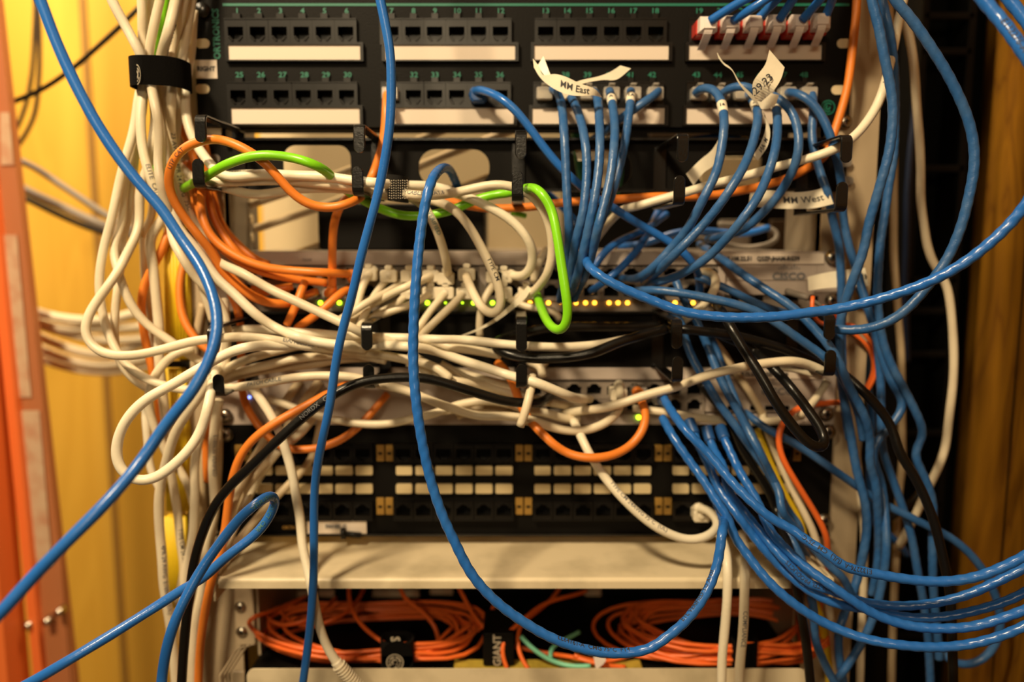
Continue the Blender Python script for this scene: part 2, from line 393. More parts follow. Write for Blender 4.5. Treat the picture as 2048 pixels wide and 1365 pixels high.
# ------------------------------------------------------------------ RJ45 jack (front y=0 faces -y), origin at centre
def jack_mesh(wd, ht, flip=False, proud=.0035, deep=.010):
    mb = MB(); W, H = wd/2, ht/2; s = -1 if flip else 1
    ow = .0056; top = .0034; bot = -.0030
    # opening: wide body on top, stepped latch notch at the bottom
    inner = [(-ow, top), (-ow, bot), (-.0040, bot), (-.0040, bot-.0011), (-.0027, bot-.0011), (-.0027, bot-.0024),
             (.0027, bot-.0024), (.0027, bot-.0011), (.0040, bot-.0011), (.0040, bot), (ow, bot), (ow, top)]
    outer = [(-W, H), (-W, bot), (-W, bot-.0004), (-W, bot-.0011), (-W, -H), (-.0027, -H), (.0027, -H), (W, -H), (W, bot-.0011), (W, bot-.0004), (W, bot), (W, H)]
    inner = [(x, z*s) for x, z in inner]; outer = [(x, z*s) for x, z in outer]
    n = 12; vs = []
    for lp, y in ((outer, 0), (outer, -proud), (inner, -proud), ([(x*.96, z*.96) for x, z in inner], deep)):
        vs += [(x, y, z) for x, z in lp]
    fs = []
    for k in range(3):
        for i in range(n):
            j = (i+1) % n; q = (k*n+i, k*n+j, (k+1)*n+j, (k+1)*n+i); fs.append(q[::-1] if flip else q)
    fs.append(tuple(range(3*n, 4*n))[::-1] if not flip else tuple(range(3*n, 4*n)))
    mb.add(vs, fs)
    # stepped latch lips either side of the notch, and the tab slot above
    for sx in (-1, 1):
        for q, (x, z) in enumerate(((.0044, bot-.0008), (.0034, bot-.0020), (.0024, bot-.0030))):
            mb.box((sx*x-.0009, -proud-.0010, s*z-.0006), (sx*x+.0009, -proud, s*z+.0005), .0002)
    mb.box((-W, -proud-.0006, s*(H-.0008)), (W, -proud, s*H))
    return mb
def contacts_mesh(flip=False):
    mb = MB(); s = -1 if flip else 1
    for i in range(8):
        x = -.0036+i*.00102; mb.add([(x-.0002, .0005, s*.0030), (x+.0002, .0005, s*.0030), (x+.0002, .008, s*.0006), (x-.0002, .008, s*.0006)], [(0, 1, 2, 3)])
    return mb

# ------------------------------------------------------------------ top patch panel (48 ports, two rows)
pp = tag(empty('patch_panel', (XC, 0, at(1044, 130).z)), 'black 48-port patch panel with green numbers and white label strips, topmost', 'patch panel')
groupsA = [(457, 720), (770, 1030), (1068, 1337), (1377, 1643)]
cols1 = [[474, 518, 561, 605, 649, 693], [783, 827, 870, 914, 957, 1001], [1091, 1134, 1178, 1222, 1266, 1310], [1398, 1442, 1486, 1530, 1574, 1618]]
cols2 = [[479, 522, 565, 609, 652, 695], [785, 828, 870, 914, 957, 1000], [1088, 1131, 1175, 1218, 1261, 1304], [1393, 1436, 1479, 1522, 1566, 1608]]
x0, x1 = XC-.2413, XC+.2413
ztop = at(1044, -40).z; zbot = at(1044, 254).z
holes = []
for g, (gx0, gx1) in enumerate(groupsA):
    for (cy, cols) in ((67, cols1), (193, cols2)):
        for cx in cols[g]:
            c = at(cx, cy); holes.append((c.x-.0062, c.x+.0062, c.z-.0056, c.z+.0046))
fasc = MB()
# fascia built from row strips so that each socket opening goes right through
rows = {}
for h in holes: rows.setdefault(round(h[2], 4), []).append(h)
zz = sorted(rows)
bands = []; cur = zbot
for z in zz:
    hs = rows[z]; fasc.box((x0, 0, cur), (x1, .002, hs[0][2])); xs = x0
    for h in sorted(hs): fasc.box((xs, 0, h[2]), (h[0], .002, h[3])); xs = h[1]
    fasc.box((xs, 0, hs[0][2]), (x1, .002, hs[0][3])); cur = hs[0][3]
fasc.box((x0, 0, cur), (x1, .002, ztop))
fasc.build('fascia', 'panel', pp)
MB().box((x0+.02, .013, zbot), (x1-.02, .035, ztop)).build('circuit_housing', 'hole', pp)
J1 = jack_mesh(.0160, .0185).build('jack', 'jack', pp); C1 = contacts_mesh().build('contacts', 'gold', J1)
first = True
portA = {}
num = 0
for r, (cy, cols) in enumerate(((67, cols1), (193, cols2))):
    for g in range(4):
        for k, cx in enumerate(cols[g]):
            num += 1; c = at(cx, cy-1.5); portA[num] = c
            if first: J1.location = c; J1.matrix_parent_inverse = Matrix.Translation(-Vector(pp.location)); j = J1; C1.matrix_parent_inverse = Matrix.Identity(4); first = False
            else:
                j = place(J1, 'jack', c, pp); q = C1.copy(); COL.objects.link(q); q.parent = j; q.matrix_parent_inverse = Matrix.Identity(4)
            text(str(num), at(cx, (22, 150)[r], 2.2), .0052, 'paint', pp, stroke=.00012, name='port_number', sx=1.15)
            MB().box(tuple(at(cx-6, (29, 157)[r], 0)), tuple(at(cx+6, (36, 164)[r], 3.6))).build('jack_latch', 'jack', pp)
for g, (gx0, gx1) in enumerate(groupsA):
    for (ya, yb, o) in ((90, 121, 0), (216, 249, 3)):
        q0, q1 = (gx0, gx1) if o == 0 else ((463, 719), (768, 1027), (1064, 1329), (1372, 1628))[g]
        a_, b_, c_, d_ = rect_px(q0-6, ya-5, q1+7, yb+2, 3)
        MB().plate((a_, b_, c_, d_), [(a_+.0022, b_-.0022, c_+.0010, d_-.0018)], -.0042, 0).build('label_holder', 'jack', pp)
        a_, b_, c_, d_ = rect_px(q0, ya, q1, yb, 3)
        MB().box((a_, -.0030, c_), (b_, -.0020, d_)).build('label_strip', 'paper', pp)
MB().box((x0+.022, -.0003, at(1044, 7).z), (x1-.004, 0, at(1044, 12).z)).build('green_stripe', 'paint', pp)
text('ORTRONICS', at(433, 68, .4), .0068, 'paint', pp, right=(0, 0, 1), up=(-1, 0, 0), stroke=.0002, sx=.93, name='brand_text')
def ring_logo(px, py, r, parent, m='paint', d=.5):
    c = at(px, py, d); mb = MB(); n = 28
    for r0, r1, a0, a1 in ((r*.86, r, 0, 28), (r*.50, r*.66, 3, 24), (r*.16, r*.34, 8, 30)):
        for i in range(a0, a1):
            t0, t1 = 2*math.pi*i/n, 2*math.pi*(i+1)/n
            mb.add([(c.x+r0*math.cos(t0), c.y, c.z+r0*math.sin(t0)), (c.x+r1*math.cos(t0), c.y, c.z+r1*math.sin(t0)),
                    (c.x+r1*math.cos(t1), c.y, c.z+r1*math.sin(t1)), (c.x+r0*math.cos(t1), c.y, c.z+r0*math.sin(t1))], [(0, 1, 2, 3)])
    mb.build('round_logo', m, parent)
ring_logo(1656, 215, .0053, pp)
for x, y in ((405, 87), (405, 178), (1688, 87), (1677, 180)): oval(x, y, pp)
MB().cyl(at(407, 22, 0), (0, -1, 0), .0055, .003, 22).build('thumb_screw', 'jack', pp, True)
screw(1690, 243, 1, pp)
a_, b_, c_, d_ = rect_px(391, 120, 434, 157, .5)
st = MB().box((a_, -.0006, c_), (b_, 0, d_)).build('square_sticker', 'paper', pp)
text('RIGHT', at(412, 138, 1), .0046, 'ink', pp, stroke=.0002)
# pale strip of the unit above
ub = tag(empty('blanking_panel', (XC, 0, at(1044, -60).z)), 'black panel above the top patch panel, only its lower edge in view', 'panel')
MB().box((x0, 0, at(1044, -900).z), (x1, .003, at(1044, -42).z)).build('panel_plate', 'panel', ub)

# ------------------------------------------------------------------ cable managers with bent hooks
def hook(px, py_top, py_tip, d, parent, yback, wmm=7.6, up=False):
    """arm runs back to the bracket, tab bends down (or up) and ends round"""
    e = at(px, py_top, d); tip = at(px, py_tip, d); s = 1 if up else -1
    # e is the corner of the bend, tip the round end
    path, wd = [], []
    W_ = wmm/1000
    for q in range(6): path.append((e.x, yback + (e.y+.004-yback)*q/5, e.z)); wd.append(W_)
    for q in range(1, 6):
        a_ = math.radians(90*q/5); path.append((e.x, e.y+.004-.004*math.sin(a_), e.z + s*(.004-.004*math.cos(a_)))); wd.append(W_)
    L_ = abs(tip.z-e.z)-.004; hw = W_/2
    for q in range(1, 5): path.append((e.x, e.y, e.z+s*(.004+(L_-hw)*q/4))); wd.append(W_)
    for q in range(1, 8):
        a_ = math.radians(88*q/7); path.append((e.x, e.y, e.z+s*(.004+L_-hw+hw*math.sin(a_)))); wd.append(max(W_*math.cos(a_), .0005))
    return MB().sweep(path, wd, .0022).build('hook', 'hook', parent)

HD = 78
cmA = tag(empty('cable_manager', (XC, 0, at(1044, 330).z)), 'black steel cable manager with ten bent hooks, right under the top patch panel', 'cable manager')
o_ = rect_px(432, 279, 1716, 384, -2)
hh = []
for (u0, v0, u1, v1, r) in ((568, 291, 703, 404, 26), (838, 299, 979, 372, 34), (1128, 299, 1262, 376, 34), (1395, 305, 1560, 378, 34)):
    a_, b_, c_, d_ = rect_px(u0, v0, u1, v1, -2); hh.append((a_, b_, max(c_, o_[2]+.0015), d_, r*.00036))
MB().plate((XC-.2413, XC+.2413, o_[2], o_[3]), hh, .000, .002).build('back_plate', 'panel', cmA)
MB().box((XC-.222, -.008, o_[3]-.0018), (XC+.222, 0, o_[3])).box((XC-.222, -.006, o_[2]), (XC+.222, 0, o_[2]+.0018)).build('folded_edge', 'hook', cmA)
upA = [(400, 227, 285), (718, 247, 306), (1042, 258, 318), (1366, 265, 324), (1694, 268, 326)]
loA = [(398, 377, 318), (716, 392, 333), (1035, 404, 342), (1358, 411, 351), (1682, 424, 364)]
for x, a_, b_ in upA: hook(x, a_+4, b_, HD, cmA, 0)
for x, a_, b_ in loA: hook(x, a_-4, b_, HD, cmA, 0, up=True)
for x, y in ((426, 318), (1690, 325), (1693, 362)): oval(x, y, cmA, 'gray')
for a_ in range(5):   # spine joining each pair of hooks to the plate
    u, l = upA[a_], loA[a_]; p0 = at(u[0], u[1]+4, HD); p1 = at(l[0], l[1]-4, HD)
    MB().box(((p0.x+p1.x)/2-.0045, -.0022, min(p0.z, p1.z)-.001), ((p0.x+p1.x)/2+.0045, 0.0, max(p0.z, p1.z)+.001)).build('hook_bracket', 'hook', cmA)

cmB = tag(empty('cable_manager', (XC, 0, at(1044, 690).z)), 'black steel cable manager with ten bent hooks between the two grey switches', 'cable manager')
o2 = rect_px(440, 622, 1690, 735, 0)
MB().plate((XC-.2413, XC+.2413, o2[2], o2[3]), [], .000, .002).build('back_plate', 'panel', cmB)
MB().box((XC-.222, -.007, o2[3]-.0018), (XC+.222, 0, o2[3])).build('folded_edge', 'hook', cmB)
upB = [(425, 652, 708), (733, 646, 701), (1043, 634, 704), (1354, 640, 698), (1660, 630, 680)]
loB = [(438, 795, 749), (738, 779, 729), (1043, 778, 729), (1354, 766, 713), (1659, 754, 700)]
for x, a_, b_ in upB: hook(x, a_+3, b_, HD-4, cmB, 0)
for x, a_, b_ in loB: hook(x, a_-3, b_, HD-4, cmB, 0, up=True)
for a_ in range(5):
    u, l = upB[a_], loB[a_]; p0 = at(u[0], u[1], HD-4); p1 = at(l[0], l[1], HD-4)
    MB().box(((p0.x+p1.x)/2-.0045, -.0022, min(p0.z, p1.z)-.001), ((p0.x+p1.x)/2+.0045, 0.0, max(p0.z, p1.z)+.001)).build('hook_bracket', 'hook', cmB)

# ------------------------------------------------------------------ network switches
def logo_cisco(px, py, parent, sc=1.0, m='inkgray'):
    c = at(px, py, 1.0); mb = MB(); hs = (1, 2, 3.4, 2, 1, 2, 3.4, 2, 1); u = .0011*sc
    for i, h in enumerate(hs):
        x = c.x + (i-4)*u*1.75; z = c.z + .0022*sc
        mb.box((x-u*.32, c.y, z), (x+u*.32, c.y+.0002, z+h*u*1.1))
    mb.build('maker_emblem', m, parent)
    text('CISCO', (c.x, c.y, c.z-.0032*sc), .0075*sc, m, parent, stroke=.00030, sx=1.15, name='maker_name')

swA = tag(empty('network_switch', (XC, 0, at(1044, 565).z)), 'grey 48-port network switch with row of green and amber lights, upper of the two', 'network switch')
zt, z_strip, z_port0, z_port1, zb = (at(1044, y).z for y in (503, 531, 533, 600, 624))
MB().box((XC-.2413, 0, zb), (XC-.2215, .002, zt)).build('rack_ear', 'steel', swA)
MB().box((XC+.2225, 0, zb), (XC+.2413, .002, zt)).build('rack_ear', 'steel', swA)
MB().box((XC-.2215, .004, zb), (XC+.2225, .26, zt)).build('chassis', 'steel2', swA)
xr = at(1442, 560).x
MB().box((XC-.2215, -.0005, z_strip), (XC+.2225, .004, zt), .0008).build('top_strip', 'steel', swA)
MB().box((xr, -.0005, at(1044, 590).z), (XC+.2225, .004, z_strip), .0005).build('logo_panel', 'steel', swA)
MB().box((XC-.2215, -.0004, zb), (XC+.2225, .004, z_port1), .0005).build('light_strip', 'steel2', swA)
JS = None
portS = {}
for i in range(24):
    cx = 500 + 40*i + (2 if i >= 12 else 0)
    for r, cy in ((0, 551), (1, 584)):
        c = at(cx, cy); c.y = -.0002
        if JS is None:
            JS = jack_mesh(.0155, .0128, True, .0018, .0035).build('port', 'steel2', swA); JS.location = c
            JS.matrix_parent_inverse = Matrix.Translation(-Vector(swA.location)); j = JS
            KS = MB().box((-.0055, .0030, -.0045), (.0055, .0034, .0050)).build('socket_back', 'hole', JS); KS.matrix_parent_inverse = Matrix.Identity(4)
        else:
            j = place(JS, 'port', c, swA); q = KS.copy(); COL.objects.link(q); q.parent = j; q.matrix_parent_inverse = Matrix.Identity(4)
        portS[(i, r)] = c
for px in (485, 966, 1441):
    a_ = at(px, 565); MB().box((a_.x-.0025, -.0032, z_port1), (a_.x+.0025, 0, z_port0)).build('divider', 'steel', swA)
for px in (641, 679, 800, 855, 947, 985): MB().cyl(at(px, 606, 1.2), (0, -1, 0), .00165, .0008, 14).build('green_light', 'ledg', swA)
for px in (891, 925): MB().cyl(at(px, 606, 1.2), (0, -1, 0), .0007, .0008, 12).build('dim_green_light', 'ledg', swA)
for px in (748, 1060, 1097, 1121, 1152, 1171, 1189, 1218, 1236, 1255, 1350, 1386): MB().cyl(at(px, 606, 1.2), (0, -1, 0), .00165 if px not in (748, 1121) else .0009, .0008, 14).build('amber_light', 'ledo', swA)
logo_cisco(1578, 545, swA)
a_, b_, c_, d_ = rect_px(1398, 507, 1648, 528, 1)
MB().box((a_, -.0011, c_), (b_, -.0006, d_)).build('address_sticker', 'paper', swA)
text('10.108.22.51   Q2ZP-JHAM-RG39', at(1524, 518, 1.8), .0044, 'ink', swA, stroke=.00018, sx=.93)
text('03/08', at(614, 520, 1.2), .0030, 'inkgray', swA)
MB().box(tuple(at(1452, 560, .9)), tuple(at(1640, 560.8, 1.2))).build('seam', 'steel2', swA)
for x in (1462, 1486, 1510, 1565, 1580, 1620): MB().box(tuple(at(x, 592, .5)), tuple(at(x+16, 601, 1.4))).build('console_port', 'hole', swA)
for x, y in ((1664, 515), (1664, 601)): screw(x, y, 1.4, swA, .0055)

swB = tag(empty('network_switch', (XC, 0, at(1044, 790).z)), 'grey network switch with plain left half and one green light, lower of the two', 'network switch')
zt, z_strip, z_port0, z_port1, zb = (at(1044, y).z for y in (736, 760, 762, 829, 850))
MB().box((XC-.2413, 0, zb), (XC-.2215, .002, zt)).build('rack_ear', 'steel', swB)
MB().box((XC+.2225, 0, zb), (XC+.2413, .002, zt)).build('rack_ear', 'steel', swB)
MB().box((XC-.2215, .004, zb), (XC+.2225, .26, zt)).build('chassis', 'steel2', swB)
xl = at(966, 790).x; xr = at(1402, 790).x
MB().box((XC-.2215, -.0005, z_strip), (XC+.2225, .004, zt), .0008).build('top_strip', 'steel', swB)
MB().box((XC-.2215, -.0005, zb), (xl, .004, z_strip), .0005).build('blank_fascia', 'steel', swB)
MB().box((xr, -.0005, at(1044, 824).z), (XC+.2225, .004, z_strip), .0005).build('logo_panel', 'steel', swB)
MB().box((xl, -.0004, zb), (XC+.2225, .004, z_port1), .0005).build('light_strip', 'steel', swB)
for i in range(11):
    for r, cy in ((0, 781), (1, 812)):
        c = at(988 + 40*i, cy); c.y = -.0002
        j = place(JS, 'port', c, swB); q = KS.copy(); COL.objects.link(q); q.parent = j; q.matrix_parent_inverse = Matrix.Identity(4)
MB().cyl(at(1277, 835, 1.2), (0, -1, 0), .0018, .0008, 14).build('green_light', 'ledg', swB)
MB().cyl(at(499, 795, 1.2), (0, -1, 0), .0011, .0006, 14).build('blue_light', 'ledb', swB)
logo_cisco(1556, 776, swB)
a_, b_, c_, d_ = rect_px(1370, 740, 1640, 758, 1)
MB().box((a_, -.0011, c_), (b_, -.0006, d_)).build('address_sticker', 'paper', swB)
text('MAC 10.108.22.52   Q2ZP-JHAM', at(1505, 749, 1.8), .0042, 'ink', swB, stroke=.00018, sx=.95)
for x in (1430, 1455, 1500, 1530, 1560): MB().box(tuple(at(x, 812, .5)), tuple(at(x+18, 821, 1.2))).build('console_port', 'hole', swB)
for x, y in ((1652, 828), (450, 832)): screw(x, y, 1.4, swB, .0058)

# ------------------------------------------------------------------ lower patch panel
pc = tag(empty('patch_panel', (XC, 0, at(1044, 960).z)), 'black lower patch panel with two rows of cream label tabs and amber icons', 'patch panel')
zt, zb = at(1044, 850.5).z, at(1044, 1070).z
MB().box((XC-.2413, 0, zb), (XC+.2413, .0025, zt)).build('fascia', 'panel', pc)
tabsx = [[528+40*k for k in range(6)], [808+40*k for k in range(6)], [1085+40*k for k in range(6)], [1362+40*k for k in range(6)]]
JP = jack_mesh(.0152, .0150, False, .0058, -.0004).build('jack', 'jack', pc); JQ = None
KP = MB().box((-.0054, -.0012, -.0040), (.0054, -.0008, .0033)).build('socket_back', 'hole', JP); KP.matrix_parent_inverse = Matrix.Identity(4)
JQ = jack_mesh(.0152, .0150, True, .0058, -.0004).build('jack', 'jack', pc)
KQ = MB().box((-.0054, -.0012, -.0033), (.0054, -.0008, .0040)).build('socket_back', 'hole', JQ); KQ.matrix_parent_inverse = Matrix.Identity(4)
f1 = True
for g in range(4):
    for k, cx in enumerate(tabsx[g]):
        for cy in (942, 979):
            w_ = 17 if k else 16
            a_, b_, c_, d_ = rect_px(cx-w_, cy-9, cx+w_, cy+9, 3)
            pts = []
            for (qx, qz, a0) in ((a_+.0012, c_+.0012, 180), (b_-.0012, c_+.0012, 270), (b_-.0012, d_-.0012, 0), (a_+.0012, d_-.0012, 90)):
                for t in range(4): pts.append((qx+.0012*math.cos(math.radians(a0+t*30)), qz+.0012*math.sin(math.radians(a0+t*30))))
            MB().prism(pts, -.0030, 0).build('label_tab', 'tab', pc)
        c1, c2 = at(cx, 904), at(cx, 1019)
        if f1:
            for J_, c in ((JP, c1), (JQ, c2)): J_.location = c; J_.matrix_parent_inverse = Matrix.Translation(-Vector(pc.location))
            f1 = False
        else:
            for J_, K_, c in ((JP, KP, c1), (JQ, KQ, c2)):
                j = place(J_, 'jack', c, pc); q = K_.copy(); COL.objects.link(q); q.parent = j; q.matrix_parent_inverse = Matrix.Identity(4)
for gx in (487, 770, 1048, 1327, 1604):
    for sx in (-10, 8):
        if gx == 1604 and sx > 0: continue
        for ya, yb in ((891, 923), (997, 1030)):
            a_, b_, c_, d_ = rect_px(gx+sx-7, ya, gx+sx+8, yb, 2)
            i_ = MB().box((a_, -.0022, c_), (b_, 0, d_), .0003).build('amber_icon', 'amber', pc)
            MB().box((a_+.0014, -.0024, (c_+d_)/2-.0012), (b_-.0014, -.0022, (c_+d_)/2+.0008)).build('icon_mark', 'jack', i_)
MB().box((XC-.2413, -.004, zb), (XC+.2413, 0, zb+.0016)).build('bottom_lip', 'hook', pc)
a_, b_, c_, d_ = rect_px(614, 1041, 733, 1068, 5)
MB().box((a_, -.0050, c_), (b_, -.0042, d_)).build('white_sticker', 'paper', pc)
text('PANEL C', at(672, 1054, 5.6), .0042, 'inkgray', pc, stroke=.0002)
text('ORTRONICS', at(590, 1056, 1), .0036, 'amber', pc, stroke=.0002)
ring_logo(1560, 935, .0032, pc, 'inkgray')
screw(1656, 864, 1.4, pc, .0058); screw(452, 870, 1.4, pc, .0055); screw(1648, 1040, 1.4, pc, .005)
bolt = tag(empty('bolt', at(688, 1062, 8)), 'loose black bolt lying at the lower patch panel by its white sticker', 'bolt')
c = at(683, 1068, 8)
MB().cyl(c, (1, 0, .08), .0046, .0030, 20).build('bolt_head', 'jack', bolt, True)
sh = MB().cyl(c+Vector((.003, 0, 0)), (1, 0, -.12), .0021, .0125, 16)
for k in range(9): sh.cyl(c+Vector((.004+.0012*k, 0, -.0001*k-.0004)), (1, 0, -.12), .0025, .0005, 16)
sh.build('bolt_shank', 'jack', bolt, True)

# ------------------------------------------------------------------ shelf
SD = .062
zsh = at(1044, 1153, 62).z
sf = tag(empty('rack_shelf', (XC, 0, zsh)), 'cream painted steel shelf with dusty top, below the lower patch panel', 'shelf')
xa, xb = at(441, 1160, 62).x, at(1652, 1160, 62).x
prof = [(.26, 0)] + [(-.001 - .003*math.sin(math.radians(15*q)), -.003+.003*math.cos(math.radians(15*q))) for q in range(7)] + [(-.004, -.0075), (-.0028, -.0075), (-.0025, -.004), (0, -.0015), (.26, -.0015)]
vs = [(x, y if y > .2 else y-SD, zsh+z) for x in (xa, xb) for y, z in prof]; n = len(prof)
MB().add(vs, [tuple(range(n)), tuple(range(2*n-1, n-1, -1))] + [(i, i+n, (i+1) % n+n, (i+1) % n) for i in range(n)]).build('shelf_board', 'shelf', sf)
for sx, x in ((-1, xa-.0035), (1, xb+.0035)):
    MB().box((x-.0008, -.003-SD, zsh-.0175), (x+.0008, .24, zsh-.0005)).build('side_flange', 'shelf', sf)
    MB().box((x-.0008 if sx < 0 else x-.0035, -SD, zsh-.006), (x+.0035 if sx < 0 else x+.0008, .003-SD, zsh-.001)).build('flange_tab', 'shelf', sf)

# ------------------------------------------------------------------ fibre tray in the cavity below
TD = .040
zl = at(1044, 1338, 42).z
tr = tag(empty('fiber_tray', (XC, 0, zl-.02)), 'beige open fibre tray with rounded front lip at the bottom of the rack', 'tray')
xa, xb = at(494, 1345, 42).x, at(1614, 1345, 42).x
pts = []
zbt = zl-.045
for (qx, qz, a0) in ((xb-.006, zl-.006, 0), (xa+.006, zl-.006, 90)):
    for t in range(6): pts.append((qx+.006*math.cos(math.radians(a0+t*18)), qz+.006*math.sin(math.radians(a0+t*18))))
pts = [(xb, zbt)] + pts + [(xa, zbt)]
MB().prism(pts, -.003-TD, -.0015-TD).build('front_lip', 'shelf', tr)
zf = zl-.012
MB().box((xa-.004, -.0015-TD, zf-.002), (xb+.004, .14, zf)).build('tray_floor', 'panel', tr)  # floor coloured black to paint in the dark of the cavity
MB().box((xa-.004, .138, zf), (xb+.004, .140, zsh-.022)).build('tray_back', 'hole', tr)
for sx, x in ((-1, xa-.004), (1, xb+.004)):
    MB().box((x-.001, .0, zf), (x+.001, .138, zl+.048)).build('side_wall', 'beige', tr)
# left corner brace and hardware of the tray
MB().box(tuple(at(468, 1176, 2)), tuple(at(512, 1288, 0))).build('corner_bracket', 'beige', tr)
for x, y in ((467, 1214), (470, 1264)):
    screw(x+14, y, 2, tr, .0045)
q = [at(440, 1352, 40), at(474, 1300, 40), at(490, 1294, 40), at(484, 1302, 40), at(452, 1365, 40)]
for k in range(3):
    off = Vector((.0022*k, .004*k, -.001*k))
    mb = MB(); mb.tube([v+off for v in (q[0]+Vector((0, 0, -.03)), q[0], q[1], q[2])], .0008, 8)
    mb.build('slide_rail_edge', 'beige', tr)
MB().box(tuple(at(466, 1340, 38)), tuple(at(490, 1380, 41)), .001).build('slide_clip', 'beige', tr)
ym = tag(MB().box((at(905, 1335, 36).x, -.036, zf), (at(1290, 1335, 36).x, -.014, zf+.004), .001).build('foam_mat', 'yellowfoam'), 'yellow padding mat lying in the fibre tray between the coils', 'mat')
# fibre adapter plates at the back of the cavity
ad = tag(empty('fiber_adapter_panel', (XC, .11, zl+.03)), 'black fibre adapter panel with small label cards in the cavity under shelf', 'adapter panel')
zt_, zb_ = at(1044, 1150, -140).z, zf
MB().box((xa, .110, zf+.001), (xb, .113, zsh-.022)).build('adapter_plate', 'hole', ad)
for (u0, v0, u1, v1) in ((594, 1183, 616, 1212), (636, 1183, 668, 1208), (745, 1181, 838, 1212), (1170, 1177, 1202, 1193), (860, 1176, 905, 1190)):
    a_, b_, c_, d_ = rect_px(u0, v0, u1, v1, -106)
    MB().box((a_, .1062, c_), (b_, .110, d_)).build('label_card', 'sticker', ad)
for u in (1085, 1112, 1135, 1160, 1350, 1380): 
    a_, b_, c_, d_ = rect_px(u-7, 1216, u+7, 1243, -100)
    MB().box((a_, .098, c_), (b_, .110, d_), .001).build('fiber_adapter', 'steel2', ad)

# ------------------------------------------------------------------ things behind the rack, seen through the gaps
bd = tag(empty('equipment_box', at(805, 455, -50)), 'black ribbed power unit box standing on the upper switch behind the hooks', 'power unit')
a_, b_, c_, d_ = rect_px(636, 407, 968, 503, -60)
c_ = at(1044, 503).z + .0005
MB().box((a_, .060, c_), (b_, .16, d_), .002).build('box_body', 'panel', bd)
mb = MB()
for k in range(26):
    x = a_+.05+(b_-a_-.1)*k/25; mb.box((x-.0008, .0588, d_-.012), (x+.0008, .0602, d_-.003))
mb.build('cooling_ribs', 'hook', bd)
fr_ = tag(empty('dark_backing', (at(1350, 300, -200).x, .2, 1.45)), 'added dark backing for the clutter behind the rack, seen right of centre behind the blue cables', 'chassis')  # dark backing added to cover the bright wall where dim clutter belongs
MB().box((at(1132, 300, -190).x, .19, at(1300, 520, -190).z), (at(1690, 300, -190).x, .24, at(1300, 170, -190).z), .002).build('backing_front', 'panel', fr_)
for k, (u0, v0, u1, v1, m_) in enumerate(((1150, 262, 1240, 278, 'cream'), (1300, 262, 1420, 274, 'brown'), (1400, 315, 1520, 372, 'cream'), (1540, 440, 1600, 500, 'brown'), (1440, 440, 1500, 500, 'steel2'))):
    a2, b2, c2, d2 = rect_px(u0, v0, u1, v1, -185)
    MB().box((a2, .184, c2), (b2, .19, d2), .001).build('front_module', m_, fr_)
cb = tag(MB().box((at(520, 300, -240).x, .24, at(800, 560, -240).z), (at(1180, 300, -240).x, .25, at(800, 180, -240).z), .002).build('cabinet_panel', 'cream'), 'cream painted cabinet panel behind the rack, seen through the oval holes', 'panel')

# ------------------------------------------------------------------ cables: traced paths
# a path is a string: a capital/small letter names the close-up the numbers were read from, then x,y[,depth in mm before the rack plane]
CROP = {'X': (0, 0, 1), 'A': (0, 0, 2.967), 'B': (380, 0, 2.967), 'C': (800, 0, 2.967), 'D': (1250, 0, 2.967), 'E': (1528, 0, 2.967),
        'F': (0, 420, 2.967), 'G': (300, 260, 2.967), 'H': (700, 260, 2.967), 'I': (1150, 260, 2.967), 'J': (1528, 420, 2.967),
        'K': (350, 600, 2.967), 'L': (800, 600, 2.967), 'M': (1200, 600, 2.967), 'N': (0, 905, 2.967), 'O': (380, 905, 2.967),
        'P': (800, 905, 2.967), 'Q': (1180, 905, 2.967), 'R': (1528, 905, 2.967),
        'a': (190, 170, 4.875), 'b': (150, 420, 4.2667), 'c': (210, 660, 4.2667), 'd': (290, 840, 4.2667), 'e': (690, 480, 4.2667),
        'f': (940, 680, 3.9385), 'g': (1640, 480, 4.875), 'h': (440, 500, 6.203), 'i': (440, 1150, 5.12), 'j': (820, 1150, 4.876)}
